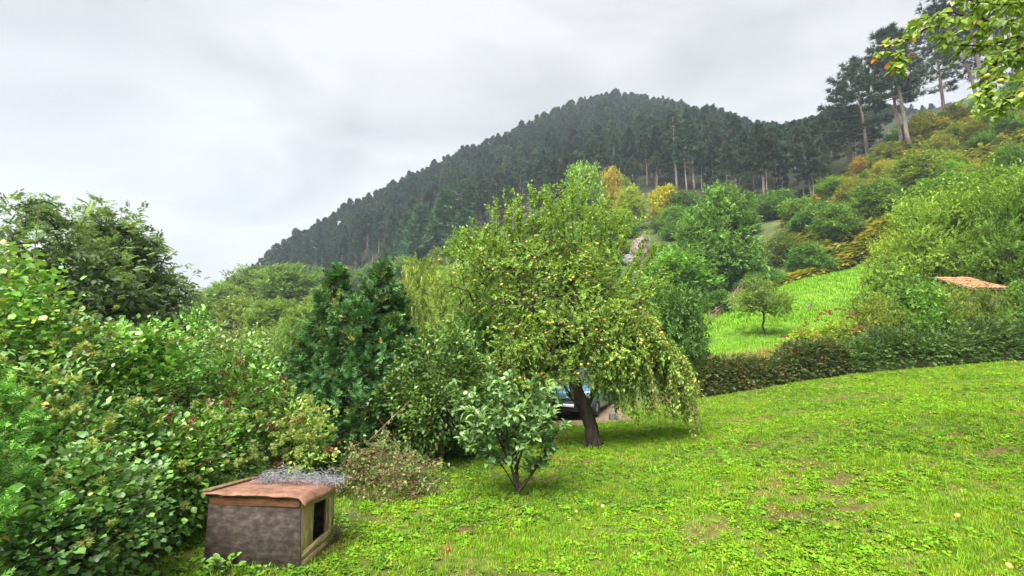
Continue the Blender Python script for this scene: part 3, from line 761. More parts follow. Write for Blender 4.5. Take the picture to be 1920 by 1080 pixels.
# broad belt of pale scrub in the valley
for px, pt, Y, w in ((480,556,95,110),(540,552,85,110),(420,568,85,80),(455,590,55,120),(520,585,50,130),(575,575,45,120),(400,580,62,80),(500,620,34,120),(560,610,30,110),(620,560,60,100),(440,640,30,100)):
    plant('willow', px, pt, Y, w, (.85 + .25 * rb.random(), .95 + .15 * rb.random(), .95), 'pale grey-green willow scrub filling the valley left of the dark thuja', 'willow', 'willow scrub in the valley')
for i, (px, pt, Y, w) in enumerate(((800,492,34,130),(850,510,30,120),(765,545,30,90),(900,500,27,120),(870,570,20,120))):
    plant('willow', px, pt, Y, w, ((1.35,1.2,.8),(1.2,1.12,.85),(1.1,1.05,.9),(1,1,.9),(.85,.95,.8))[i], ('pale yellow-green willow, tallest right beside the thuja tops', 'light green willow between the thuja and the apple tree', 'low light green willow touching the right edge of the thuja', 'green willow behind the left side of the apple crown', 'darker willow bush low behind the left of the apple crown')[i], 'willow')
# ------------------------------------------------------------------ right-hand slope
BIG = broad(rb, [(0,0,7.2,3.9,3.9,3.6),(2.6,.5,5.2,3.2,3.0,2.6),(-2.8,-.3,4.8,3.2,3.0,2.6),(.4,-1.5,9.6,2.7,2.6,2.3),(1.8,1,8.3,2.5,2.4,2.2),(-1.8,.6,8.0,2.6,2.4,2.4),(0,-2.6,4.6,3.2,2.4,2.6),(.5,0,11.4,1.5,1.5,1.3)],
            line((0,0,-.4),(.2,0,6.5),7,.1), 820, 11, .50, .42, (.075,.135,.04), (.12,.19,.05), .34, seg=1.2, name='big_tree')
g = at(1338, 345, 55)
e = put_tree('broadleaf_tree', BIG[0], BIG[1], (g[0], 55, h1(g[0], 55)), 1.0, (g[2] - h1(g[0], 55)) / 12.7, .6, (1.05, 1.12, .95))
tag(e, 'large bright green rounded tree standing at the top left corner of the meadow', 'tree')
for px, pt, Y, w, c, lb in ((1268,470,50,130,(1,1.15,.9),'bright green tree in front of the large round tree, on its left'),(1225,520,46,80,(1.15,1.15,.9),'light green tree low between the apple tree and the large round tree'),
                            (1200,555,38,130,(1.1,1.15,.9),'low light green tree half behind the right of the apple crown')):
    plant('round', px, pt, Y, w, c, lb)
plant('round', 1268, 532, 21, 120, (.72,.85,.85), 'grey-green bushy tree at the left end of the hedge, right of the apple crown')
plant('shrub', 1292, 640, 20.3, 90, (.65,.78,.75), 'dark green shrub below the grey-green tree where the hedge begins', 'shrub')
for px, pt, Y, w, c in ((1395,470,56,70,(.7,.8,.75)),(1405,520,50,60,(.6,.75,.7))):
    plant('shrub', px, pt, Y, w, c, 'dark shrub in the shade at the right foot of the large round tree', 'shrub', 'shrubs at the foot of the large tree')
# scrub belt above the meadow
belt = [('shrub',1402,430,78,70,(.75,.85,.75),'dark shrub between the large round tree and the scrub belt'),('tall',1432,412,88,60,(.85,.95,.8),'slim green tree in the gap right of the large round tree'),('shrub',1455,425,84,80,(.7,.8,.75),'shadowy bush at the foot of the upright bare-trunked pine'),('shrub',1345,590,42,60,(.8,.95,.85),'green bush growing over the lower end of the brushwood fence'),('shrub',1465,432,62,100,(.75,.85,.75),'dark green bush at the left end of the scrub belt above the meadow'),('shrub',1530,398,68,110,(.9,1,.75),'rounded green bush in the scrub belt, right of the dark one'),
        ('round',1495,380,74,70,(1,.95,.75),'olive green small tree rising behind the scrub belt above the meadow'),('shrub',1598,376,72,84,(1.25,1.05,.7),'olive yellow-green bush high in the scrub belt'),
        ('shrub',1570,440,63,90,(.95,.95,.75),'mixed green bush low in the scrub belt just above the yellow herbs'),('shrub',1660,352,72,90,(1.5,1.2,.7),'yellow-green broad bush on the slope below the leaning pines'),
        ('shrub',1515,480,57,80,(.85,1.05,.9),'low blue-green bush at the upper left edge of the meadow'),('tall',1560,352,80,60,(1.3,1.25,.8),'pale fresh green young tree behind the scrub belt'),
        ('shrub',1640,400,64,100,(1.1,1.05,.8),'green bush directly above the yellow herb slope'),('shrub',1445,500,54,60,(.8,1,.95),'small bush between the little meadow tree and the large round tree'),
        ('shrub',1615,322,84,60,(1.7,.95,.75),'reddish brown bush below the pair of leaning pines'),('shrub',1668,300,82,64,(1.55,1.0,.7),'rusty brown bush left of the leaning pine trunks'),
        ('shrub',1740,250,80,70,(2.1,1.2,.8),'orange-brown bush right beside the leaning pine trunks'),('shrub',1790,222,82,70,(1.0,.85,.6),'dull olive bush on the skyline of the slope, under thin branches'),
        ('shrub',1700,268,92,80,(1.1,1.2,.8),'bright green bush behind the foot of the leaning pines'),('shrub',1830,262,70,70,(1.05,.85,.6),'olive brown bush below the thick pale pine trunk'),
        ('shrub',1905,205,72,80,(.75,.8,.65),'dark bush at the top right edge of the slope'),('shrub',1765,310,68,70,(1.4,1.15,.65),'yellow-green bush in the middle of the brown slope'),
        ('shrub',1830,330,60,70,(1.6,1.2,.65),'yellowish bush on the slope above the orchard trees'),('shrub',1900,300,60,70,(1.0,1.05,.7),'green bush at the right edge above the orchard'),
        ('tall',1780,316,64,60,(1.2,1.35,.9),'fresh green sapling on the brown slope'),('shrub',1715,340,66,110,(1.35,1.05,.65),'golden-green bush just above the left orchard tree'),
        ('shrub',1870,370,52,130,(.9,.95,.7),'shadowy green bush behind the orchard tops at the right edge'),('shrub',1770,385,54,130,(1.0,1.05,.75),'mid-green bush behind the orchard trees')]
for kd, px, pt, Y, w, c, lb in belt: plant(kd, px, pt, Y, w, c, lb, 'bush' if kd == 'shrub' else 'tree')
rh = np.random.default_rng(15); tints = [(.9,1,.8),(1.35,1.0,.7),(1.2,1.15,.75),(1.45,1.0,.75),(1.0,1.1,.8),(.8,.85,.7),(1.2,.9,.65)]
tint_names = ['mid-green', 'reddish-brown', 'yellow-green', 'rusty', 'fresh green', 'dark green', 'olive-brown']
for i in range(46):
    u = rh.uniform(.70, 1.14); Y = rh.uniform(56, 90); x = u * Y; g = h1(x, Y)
    if u < .80 and Y < 66: continue
    w = rh.uniform(2.2, 4.5); q5 = STOCK[('shrub', 'shrub', 'willow', 'shrub', 'round')[i % 5]]; v = q5[i % len(q5)]
    e = put_tree('shrub', v[0], v[1], (x, Y, g - .2), w / 5, w * rh.uniform(.7, 1.25) / 5, rh.uniform(0, 6.28), tints[i % 7])
    tag(e, 'small %s bush in the mixed scrub on the steep slope below the skyline pines' % tint_names[i % 7], 'bush', '%s bushes on the steep slope' % tint_names[i % 7])
# rough herb cover on the slope: yellow and brown bracken
HERB = [weed(rg, 18, .5, .42, (.17,.19,.035), (.25,.22,.05), .35), weed(rg, 16, .5, .36, (.13,.17,.035), (.22,.2,.04), .3), weed(rg, 14, .5, .4, (.20,.13,.04), (.28,.22,.06), .3)]
n = 5200; u = rg.uniform(.60, 1.16, n); y = rg.uniform(50, 98, n); x = u * y
k = ((u > .9 - (y - 50) * .02) | (y > 66)) & (u > .6 + .1 * (y < 60)); x, y, u = x[k], y[k], u[k]
hb = scatter_nodes('bracken', np.stack([x, y, H(x, y)], 1), np.stack([rg.normal(size=len(x))*.2, rg.normal(size=len(x))*.2 - .3, rg.uniform(0, 6.28, len(x))], 1), np.stack([rg.uniform(.8, 1.8, len(x))]*3, 1), np.where(vnoise(x*.12, y*.12, 8) > .60, 2, rg.integers(0, 2, len(x))), HERB, None)
tag(hb, 'yellowing and rusty bracken covering the slope under the leaning pines', 'bracken', kind='stuff')
n = 1500; t = rg.random(n); px = 1440 + 240 * t; P = np.array([at(a, 512 - 62 * b ** 1.4 - rg.uniform(0, 42) * b ** .6, 53 + 8 * b) for a, b in zip(px, t)])
hy = scatter_nodes('yellow_herbs', np.stack([P[:, 0], P[:, 1], H(P[:, 0], P[:, 1])], 1), np.stack([t*0, t*0, rg.uniform(0, 6.28, n)], 1), np.stack([rg.uniform(.9, 1.8, n)]*3, 1), rg.integers(0, 2, n), HERB[:2], None)
tag(hy, 'band of yellow-green herbs along the upper edge of the meadow', 'herbs', kind='stuff')

# the big pines on the skyline of the slope
rq = np.random.default_rng(77)
def big_pine(px_b, py_b, Y, py_top, rad, cs, label, lean, lean_dir, asym=.3, nb=58, seed=0):
    rng = np.random.default_rng(100 + seed)
    b = at(px_b, py_b, Y); x = b[0]; g = h1(x, Y); h = at(px_b, py_top, Y)[2] - g
    t_, c_ = pine_arrays(rng, h, cs, rad * 1.25, nb, 26 if nb > 50 else 20, .95, PTUFT_FINE, .36, (.04, .06, .04), (.06, .08, .045), 0.0, .6, 16, asym)
    e = empty('pine_tree', (x, Y, g - .3)); e.rotation_euler = (0, lean * lean_dir, 0)
    link('trunk', t_.mesh('big_pine_trunk', M_PINEBARK), e); c = link('crown', c_.mesh('big_pine_crown', M_NEEDLE), e); c['kind'] = 'stuff'
    return tag(e, label, 'pine tree')
big_pine(1706, 272, 80, 55, 6.2, .42, 'tall leaning pine with pale trunk, front one of the twin pines on the slope', .10, -1, seed=1)
big_pine(1690, 268, 83, 95, 5.0, .5, 'thinner pine trunk close behind the tall leaning pine', .08, -1, seed=2)
big_pine(1627, 300, 92, 118, 6.0, .25, 'dark dense pine left of the twin leaning pines', .03, -1, seed=3)
big_pine(1597, 330, 98, 150, 5.4, .2, 'darkest pine at the left end of the tall skyline pines', .02, -1, seed=4)
big_pine(1856, 220, 75, -60, 6.4, .52, 'pine with thick pale trunk rising out of the picture at the upper right', .12, -1, seed=5)
big_pine(1838, 200, 88, 10, 6.0, .48, 'slender pine trunk on the skyline left of the thick pale trunk', .16, -1, seed=6)
big_pine(1775, 205, 98, 20, 6.0, .3, 'airy pine on the skyline between the twin pines and the thick trunk', .05, -1, seed=7)
big_pine(1905, 175, 84, -40, 5.6, .3, 'pine at the upper right corner behind the hanging leaves', .02, 1, seed=8)
# prominent pale trunks at the forest edge
for i, (px, pb, Y, pt, ln, lb) in enumerate(((1526,386,101,238,.13,'leaning pine with long bare pale trunk at the forest edge below the skyline notch'),(1437,402,106,236,.04,'upright pine with tall bare trunk left of the leaning one'),
      (1270,358,129,212,.02,'slim straight pine trunk standing out above the large round tree'),(1555,362,101,226,.07,'short-trunked pine between the leaning pine and the skyline pines'),(1384,365,112,285,.06,'small brownish pine leaning at the forest edge above the large round tree'),
      (1302,345,127,225,.01,'straight pale pine trunk right of the slim one above the large round tree'))):
    big_pine(px, pb, Y, pt, 3.6 if i != 4 else 4.2, .55 if i != 4 else .35, lb, ln, -1, .2, 40, 20 + i)

# rock outcrop above the scrub
def rock(px, py, Y, sx, sy, sz, seed, label, mat):
    rng = np.random.default_rng(seed); p = at(px, py, Y); p[2] = min(p[2], h1(p[0], Y) + sz * .3)
    import bmesh
    bm = bmesh.new(); bmesh.ops.create_icosphere(bm, subdivisions=4, radius=1)
    ns = [unit(rng.normal(size=3)) for _ in range(16)]; ds = rng.uniform(.55, .9, 16)
    for v in bm.verts:
        c = np.array(v.co)
        for n_, d_ in zip(ns, ds):
            q = c @ n_ - d_
            if q > 0: c = c - n_ * q * .92
        c = c * (1 + .05 * math.sin(c[0] * 9 + seed) * math.sin(c[2] * 13 + c[1] * 7)); v.co = c * (sx, sy, sz)
    me = bpy.data.meshes.new('rock'); bm.to_mesh(me); bm.free(); me.materials.append(mat)
    o = link('rock', me, None, p); o.rotation_euler = (0, 0, rng.uniform(0, 3))
    return tag(o, label, 'rock')
M_ROCK = noise_mat('limestone', (.08,.065,.055), (.34,.27,.25), 1.6, .9, bump=1, detail=12, c3=(.18,.14,.125), bdist=.3)
M_ROCK2 = noise_mat('grey_limestone', (.10,.10,.095), (.26,.26,.26), 1.6, .9, bump=.9, detail=9, bdist=.3)
M_ROCK3 = noise_mat('pink_stone', (.12,.085,.075), (.26,.19,.17), 6, .9, bump=.5)
rock(1204, 438, 82, 1.9, 1.9, 3.6, 3, 'pinkish white rocky crag among the scrub above the apple tree', M_ROCK)
rock(1192, 456, 80, 1.8, 1.6, 2.4, 13, 'weathered pinkish rock at the lower left side of the crag', M_ROCK)
rock(1180, 476, 78, 1.9, 1.8, 1.5, 6, 'grey boulder just below the pinkish crag', M_ROCK2)

# ------------------------------------------------------------------ meadow: young tree, brush fence, stone
SM = broad(rb, [(0,0,2.5,1.75,1.6,.85),(.8,.2,2.0,1.2,1.1,.6),(-.9,.1,2.1,1.2,1.1,.7),(-.3,0,3.2,1.0,1.0,.55)], line((0,0,-.2),(.05,0,1.5),5,.04), 170, 11, .26, .17, (.10,.15,.045), (.17,.20,.05), .06, SPRIG_N, .3, seg=.4, name='meadow_tree', bend=.3)
p = at(1433, 632, 32); e = put_tree('young_tree', SM[0], SM[1], (p[0], 32, h1(p[0], 32)), 1.05, (at(1433, 520, 32)[2] - h1(p[0], 32)) / 3.75, 0, (1, 1, 1))
tag(e, 'small open-crowned tree standing alone on the bright green meadow', 'tree')
M_FENCE = noise_mat('weathered_fence', (.12,.085,.055), (.36,.25,.16), 5, .9, (1,1,.3), .4)
f0, f1 = at(1330, 606, 38), at(1392, 548, 48); fr = np.random.default_rng(4)
fe = empty('brush_fence', (f0[0], f0[1], h1(f0[0], f0[1])))
base_f = np.array(fe.location)
for i in range(7):
    q = i / 6; x = f0[0]*(1-q)+f1[0]*q; y = f0[1]*(1-q)+f1[1]*q; z = h1(x, y); a = Acc(); polytube(a, [(0,0,-.3),(.03,0,1.05)], [.05,.04], 7)
    link('post', a.mesh('fence_post', M_FENCE), fe, np.array((x, y, z)) - base_f)
for r_ in range(3):
    a = Acc(); q = np.linspace(0, 1, 12); x = f0[0]*(1-q)+f1[0]*q; y = f0[1]*(1-q)+f1[1]*q
    polytube(a, np.stack([x - .05, y - .06, H(x, y) + + .25 + .3*r_ + fr.normal(size=12)*.03], 1) - base_f, .022, 5); link('rail', a.mesh('fence_rail', M_FENCE), fe)
a = Acc()
for i in range(110):
    q = fr.random(); x = f0[0]*(1-q)+f1[0]*q + fr.normal()*.06; y = f0[1]*(1-q)+f1[1]*q + fr.normal()*.06; z = h1(x, y)
    polytube(a, np.array([(x, y, z + .02), (x + fr.normal()*.15, y + fr.normal()*.1, z + .45), (x + fr.normal()*.3, y + fr.normal()*.3, z + fr.uniform(.5, 1.15))]) - base_f, [.012,.010,.005], 3, cap=False)
w_ = link('brushwood', a.mesh('fence_brush', M_FENCE), fe); w_['kind'] = 'stuff'
tag(fe, 'brown brushwood fence running uphill along the left edge of the meadow', 'fence')
rock(1516, 566, 41, .30, .26, .24, 21, 'small pinkish stone lying on the meadow right of the lone tree', M_ROCK3)

# ------------------------------------------------------------------ hedge along the lawn
def hedge(name, pxa, pxb, Y, hfun, depth, n, base, alt, label, size=.15, tpl=None, seed=0):
    rng = np.random.default_rng(seed); xa, xb = (pxa - 960) / FPX * Y, (pxb - 960) / FPX * Y
    x = rng.uniform(xa, xb, n); hh = np.array([hfun(v) for v in (x / Y * FPX + 960)]) * (.55 + .85 * vnoise(x * 1.1, x * 0 + seed, seed, 3))
    a = rng.uniform(-.1, math.pi + .1, n); rr = 1 - .25 * rng.random(n) ** 2
    yy = Y + depth * .5 - np.cos(a) * depth * .5 * rr * (1 + .35 * (vnoise(x * 1.7, a * 1.1, seed + 3) - .5)); zz = hh * np.abs(np.sin(a)) ** .45 * rr * rng.uniform(.25, 1, n) ** .5
    P = np.stack([x, yy, H(x, yy) + zz], 1); D = np.stack([rng.normal(size=n)*.6, -np.cos(a) + rng.normal(size=n)*.4, np.sin(a)*.8 + rng.normal(size=n)*.4], 1)
    acc = Acc(); C = palette(rng, n, base, alt, .25, 3.0) * (.6 + .8 * vnoise(x * 1.6, zz * 2.5, seed + 7, 3))[:, None]; wch = rng.integers(0, 4, n)
    tl = tpl or SPRIG
    for i in range(4):
        s = wch == i; acc.add(*scatter(tl[i], P[s], frames(D[s], roll=rng.normal(size=int(s.sum()))*.6), size * rng.uniform(.7, 1.4, int(s.sum())), C[s]))
    o0 = np.array((xa, Y, h1(xa, Y))); V, F, Cc = acc.arrays()
    e = empty(name, o0)
    f = link('foliage', tri_mesh('hedge_leaves', V - o0, F, Cc, [M_LEAF]), e); f['kind'] = 'stuff'
    st = Acc()
    for i in range(int((xb - xa) * 9)):
        sx = rng.uniform(xa, xb); sy = Y + depth * rng.uniform(.2, .8); sz = h1(sx, sy); b = rng.normal(size=2) * .2
        polytube(st, np.array([(sx, sy, sz - .1), (sx + b[0], sy + b[1], sz + .45), (sx + b[0]*2.2, sy + b[1]*1.6, sz + .8)]) - o0, [.02, .014, .006], 4, cap=False)
    link('stems', st.mesh('hedge_stems', M_TWIG), e)['kind'] = 'stuff'
    return tag(e, label, 'hedge')
hedge('hedge', 1300, 1590, 19.0, lambda p: np.interp(p, (1300,1340,1450,1600), (1.3,1.15,1.15,1.3)), 1.5, 5200, (.06,.095,.032), (.14,.09,.05), 'low trimmed hedge with reddish-brown shoots along the far edge of the lawn', seed=2)
hedge('hedge', 1580, 1990, 19.1, lambda p: np.interp(p, (1580,1700,1990), (1.35,1.6,1.6)), 1.7, 6600, (.05,.09,.03), (.10,.15,.04), 'dark green hedge continuing to the right edge below the orchard', seed=5)
# dry pale grass and pink-tipped bushes behind the hedge
DT = [grass_tuft(rg, 26, .2, .3, .75, .016, (.26,.26,.09), (.36,.27,.16), .5), grass_tuft(rg, 22, .2, .25, .7, .016, (.18,.24,.06), (.34,.30,.14), .5)]
n = 900; x = rg.uniform(8.6, 14.6, n); y = 20.6 + rg.random(n) * 2.2
dg_ = scatter_nodes('tall_grass', np.stack([x, y, H(x, y) + .1], 1), np.stack([x*0, x*0, rg.uniform(0, 6.28, n)], 1), np.stack([rg.uniform(.8, 1.6, n)]*3, 1), rg.integers(0, 2, n), DT, None)
tag(dg_, 'pale straw-coloured tall grass behind the low hedge', 'grass', kind='stuff')
def tipped(px, pt, Y, w, c, tipc, label, n=40, seed=1):
    e = plant('shrub', px, pt, Y, w, c, label, 'bush', None, 'rose_bush')
    rng = np.random.default_rng(seed); hm = BLOOM[seed % len(BLOOM)]
    for i in range(n):
        a = rng.uniform(0, 6.28); rr = rng.uniform(.4, 2.3); z = 4.4 - 1.3 * (rr / 2.3) ** 2 + rng.normal() * .3
        o = link('seed_head', hm, e, (rr*math.cos(a), rr*math.sin(a), z)); o.scale = (.7/e.scale[0],)*2 + (.7/e.scale[2],); o.rotation_euler = (0, 0, a); o.color = (*tipc, 1)
    return e
def fluff(rng, n, r, w, base, alt, flat=.7):
    acc = Acc()
    for i in range(n):
        d = unit(rng.normal(size=3)) * np.array([1, 1, flat]); s = unit(np.cross(d, rng.normal(size=3))) * w; p = d * r * .25
        acc.add([p - s, p + s, d * r * rng.uniform(.7, 1.1)], [[0, 1, 2]], palette(rng, 1, base, alt, .15)[0])
    return acc.mesh('seed_head', M_LEAF)
rf = np.random.default_rng(9)
BLOOM = [fluff(rf, 40, .16, .03, (.8,.8,.8), (.9,.9,.9)) for _ in range(3)]
tipped(1560, 566, 23.5, 110, (1.9,1.5,.8), (.26,.10,.08), 'yellow-green bush with pinkish red tips behind the hedge', 34, 1)
tipped(1500, 640, 22.0, 90, (2.0,1.5,.7), (.25,.10,.08), 'low yellowish bush with pink tips above the low hedge', 24, 2)
tipped(1600, 630, 21.6, 90, (1.5,1.2,.9), (.30,.12,.10), 'pinkish bush where the low hedge meets the dark hedge', 24, 3)
# orchard on the right
OR = [broad(rb, [(0,0,2.5,2.0,1.9,1.5),(1.0,.3,2.0,1.4,1.3,1.1),(-1.1,-.2,2.1,1.4,1.3,1.1),(0,.1,3.6,1.5,1.4,.8)] , line((0,0,-.2),(.1,0,1.6),5,.05), 420, 13, .20, .2, (.13,.19,.04), (.20,.26,.055), .11, SPRIG_N, .7, name='orchard_%d' % i, bend=.35) for i in range(2)]
STOCK['orchard'] = []
for i, (tm, cm) in enumerate(OR):
    rng = np.random.default_rng(40 + i); acc = Acc(); tw = Acc()
    for s in range(80):
        a = rng.uniform(0, 6.28); r = 1.5 * math.sqrt(rng.random()); b = np.array([r*math.cos(a), r*math.sin(a), 3.2]); L = rng.uniform(.9, 1.9) * (1.1 - .25*r); d = unit(np.array([math.cos(a)*.22*r, math.sin(a)*.22*r, 1]))
        polytube(tw, [b, b + d*L], [.012, .004], 3, cap=False); m = 12; q = np.linspace(.1, 1, m)
        acc.add(*scatter(tpl_leaf2(.24), b + d*L*q[:, None], frames(d*.5 + rng.normal(size=(m, 3))*.5), .17*rng.uniform(.7, 1.2, m), palette(rng, m, (.16,.22,.045), (.22,.28,.06), .15)))
    V, F, C = acc.arrays(); tV, tF, tC = tw.arrays()
    STOCK['orchard'].append((tm, cm, acc.mesh('orchard_shoots', M_LEAF)))
def orchard(px, pt, Y, w, c, label, var):
    tm, cm, sm_ = STOCK['orchard'][var % 2]; top = at(px, pt, Y); g = h1(top[0], Y)
    e = put_tree('fruit_tree', tm, cm, (top[0], Y, g), w / FPX * Y / 4.6, (top[2] - g) / 4.9, rb.uniform(0, 6.28), c)
    s = link('upright_shoots', sm_, e); s.color = (*c, 1); s['kind'] = 'stuff'
    return tag(e, label, 'fruit tree')
orchard(1742, 345, 29, 190, (1.05,1.1,.9), 'fresh green fruit tree with upright shoots, left one of the orchard', 0)
orchard(1850, 315, 27, 210, (1.0,1.1,.9), 'tall fresh green fruit tree with upright shoots behind the shed roof', 1)
orchard(1680, 430, 30, 130, (1.2,1.15,.85), 'smaller yellow-green fruit tree at the left of the orchard, bordering the meadow', 1)
orchard(1925, 300, 24, 190, (.8,.95,.85), 'darker green fruit tree cut off by the right edge of the picture', 0)
orchard(1800, 400, 32, 170, (1.0,1.1,.9), 'fruit tree filling the gap between the two tallest orchard trees', 0)
for i, (px, pt, Y, w, c) in enumerate(((1640,532,21.6,120,(1.2,1.25,.85)),(1710,520,21.3,120,(1.0,1.15,.85)),(1780,512,21.0,130,(1.05,1.15,.85)),(1872,532,21.0,140,(.95,1.1,.85)),(1838,516,20.8,90,(1.0,1.15,.85)),(1905,512,20.9,110,(.95,1.1,.85)),(1935,500,20.8,120,(.85,1,.85)),(1650,480,25,120,(1.25,1.2,.85)),(1728,465,24,120,(1.0,1.15,.85)))):
    plant('shrub', px, pt, Y, w, c, ('light green shrub behind the meeting of the two hedges', 'bushy green shrub left of the shed above the dark hedge', 'green shrub in front of the left part of the shed', 'green shrub in front of the right part of the shed', 'green shrub hiding the middle of the shed wall', 'green shrub hiding the right corner of the shed', 'shrub at the right edge above the dark hedge', 'yellow-green shrub beside the meadow, left of the shed', 'leafy shrub directly left of the shed roof')[i], 'shrub')

# shed with a tiled roof
sx0, sx1 = at(1748, 540, 25.2)[0], at(1900, 540, 23)[0]
gz = h1((sx0 + sx1) / 2, 24); ez = at(1800, 541, 23)[2]; rz_ = at(1800, 519, 25.2)[2]
sh = empty('garden_shed', ((sx0 + sx1) / 2, 23, gz)); o0 = np.array(sh.location)
M_TILE = noise_mat('terracotta', (.22,.10,.05), (.42,.25,.14), 3, .85, bump=.3, c3=(.34,.18,.09), attr=True); M_WALL = noise_mat('old_boards', (.09,.07,.05), (.2,.16,.12), 6, .9, (1,1,.2), .4)
a = Acc(); a.add(box_v((sx0 + .2, 23.2, gz - 1), (sx1 - .2, 25.0, ez - .02)) - o0, BOXF); link('wall', a.mesh('shed_wall', M_WALL), sh)
a = Acc(); a.add(np.array([(sx0, 22.95, ez - .03), (sx1, 22.95, ez - .03), (sx1, 25.2, rz_ - .03), (sx0, 25.2, rz_ - .03), (sx0, 22.95, ez - .09), (sx1, 22.95, ez - .09), (sx1, 25.2, rz_ - .09), (sx0, 25.2, rz_ - .09)]) - o0, BOXF); rfo = link('roof', a.mesh('shed_roof', M_WALL), sh)
tl = Acc(); kk = 6
for i in range(kk):
    a0, a1 = math.pi * i / kk, math.pi * (i + 1) / kk
    q = [(-.11*math.cos(a0), 0, .06*math.sin(a0)), (-.11*math.cos(a1), 0, .06*math.sin(a1)), (-.09*math.cos(a1), .42, .05*math.sin(a1)), (-.09*math.cos(a0), .42, .05*math.sin(a0))]; tl.add(q, [[0,1,2],[0,2,3]])
tmesh = [tl.mesh('roof_tile', M_TILE)]
slope = math.atan2(rz_ - ez, 2.25); nt_ = int((sx1 - sx0) / .23)
for r_ in range(6):
    for c_ in range(nt_):
        q = r_ * .37; o = link('tile', tmesh[0], rfo, np.array((sx0 + .12 + c_ * .23 + fr.normal()*.008, 22.93 + q * math.cos(slope), ez + q * math.sin(slope) + .0 + fr.normal()*.006)) - o0)
        o.rotation_euler = (slope - .03 + fr.normal()*.02, 0, fr.normal()*.03)
tag(sh, 'small shed with low orange tiled roof among the orchard shrubs', 'shed')
# ------------------------------------------------------------------ left and middle foreground
rl = np.random.default_rng(61)
# thuja with two tops
FROND = [tpl_frond(rl, 3, .17, 40, .62) for _ in range(4)]
def thuja(lobes, n, label, base, alt, loc, size=.185, seed=0, name='thuja_tree', trunks=((0, 0),), toph=4.4, brown=.02, plume=.26):
    rng = np.random.default_rng(seed); P = []; D = []
    L = np.array(lobes)           # cones: x, y, radius, height
    B = []
    for (cx, cy, r, h) in lobes:
        per = 24; m = max(6, int(n * r * h / sum(l[2]*l[3] for l in lobes) / per)); t = rng.random(m) ** 1.15; a = rng.uniform(0, 6.28, m)
        rr = r * ((1 - t ** 2.2) ** .8 + .03) * np.where(rng.random(m) < .35, .5 + .2 * rng.random(m), .70 + .26 * rng.random(m)) * (.86 + .28 * vnoise(a * 1.4 + cx * 3, t * 4, seed, 2))
        base_p = np.stack([cx + rr*np.cos(a), cy + rr*np.sin(a), .06 + t * h * .93], 1)
        ax = unit(np.stack([np.cos(a)*.75*(1.05 - t), np.sin(a)*.75*(1.05 - t), .55 + .6*t], 1) + rng.normal(size=(m, 3)) * .14); ln = rng.uniform(.7, 1.35, m) * plume * (1 - .25 * t)
        sidx = np.repeat(np.arange(m), per); q = rng.random(m * per); rad_ = unit(rng.normal(size=(m * per, 3)))
        P.append(base_p[sidx] + ax[sidx] * (ln[sidx] * q)[:, None] + rad_ * (plume * .24 * (1.05 - q))[:, None]); D.append(ax[sidx] * .6 + rad_ * .7 + rng.normal(size=(m * per, 3)) * .3)
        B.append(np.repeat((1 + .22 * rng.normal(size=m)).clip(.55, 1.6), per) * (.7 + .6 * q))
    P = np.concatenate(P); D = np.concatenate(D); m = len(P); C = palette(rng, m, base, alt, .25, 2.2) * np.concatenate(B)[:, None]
    br = rng.random(m) < brown * 2 * (vnoise(P[:, 0]*3, P[:, 2]*3, 4) > .55) * (P[:, 1] < .3); C[br] = palette(rng, int(br.sum()), (.15,.15,.03), (.24,.21,.05), .2)
    acc = Acc(); w = rng.integers(0, 4, m)
    for i in range(4):
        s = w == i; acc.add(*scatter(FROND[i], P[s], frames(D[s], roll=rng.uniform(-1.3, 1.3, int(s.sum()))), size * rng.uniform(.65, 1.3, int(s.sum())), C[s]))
    e = empty(name, loc); f = link('crown', acc.mesh('thuja_crown', M_FROND), e); f['kind'] = 'stuff'
    tr = Acc()
    for (cx, cy, r, h) in lobes: polytube(tr, [(cx*.5, cy*.5, -.2), (cx*.9, cy*.9, h*.35), (cx, cy, h*.7)], [.07, .04, .01], 7)
    link('trunk', tr.mesh('thuja_trunk', M_TWIG), e)
    return tag(e, label, 'thuja')
p = at(655, 850, 11); thuja([(-.45,.1,1.1,4.55),(.62,.1,1.05,4.7),(.05,-.25,1.15,3.7),(.95,-.3,.9,3.3),(-.85,-.2,.85,3.1),(.3,-.5,1.05,2.6),(.3,.6,1,4.0),(-.5,-.5,.9,2.2),(1.0,.2,.8,3.7)], 36000, 'big dark green thuja with two tops in the middle of the garden', (.030,.076,.034), (.085,.165,.055), (p[0], 11, h1(p[0], 11)), seed=1, brown=.04)
p = at(-30, 1080, 3.9); thuja([(0,0,.8,2.1),(-.5,.6,.9,2.4),(.2,-.5,.55,1.2)], 12000, 'bright feathery green conifer at the left edge of the picture', (.09,.20,.045), (.13,.26,.06), (-4.78, 4.05, h1(-4.78, 4.05)), .095, 2, 'conifer_shrub', brown=0, plume=.30)

# leaf meshes for single large leaves
def leaf_variants(tpl, base, alt, n, mat, seed):
    rng = np.random.default_rng(seed); C = palette(rng, n, base, alt, .18, 1.6); out = []
    for i in range(n):
        V, F, tc = tpl; Vj = V + rng.normal(size=V.shape) * .02
        out.append(tri_mesh('leaf', Vj, F, C[i][None] * tc[:, None], [mat]))
    return out
def leaf_objects(parent, meshes, P, M, S, rng, mesh_off=(0, 0, 0)):
    inv = 1.0
    for i in range(len(P)):
        o = link('leaf', meshes[int(rng.integers(0, len(meshes)))], parent)
        m4 = np.eye(4); m4[:3, :3] = M[i] * S[i]; m4[:3, 3] = P[i]
        o.matrix_local = Matrix(m4.tolist())

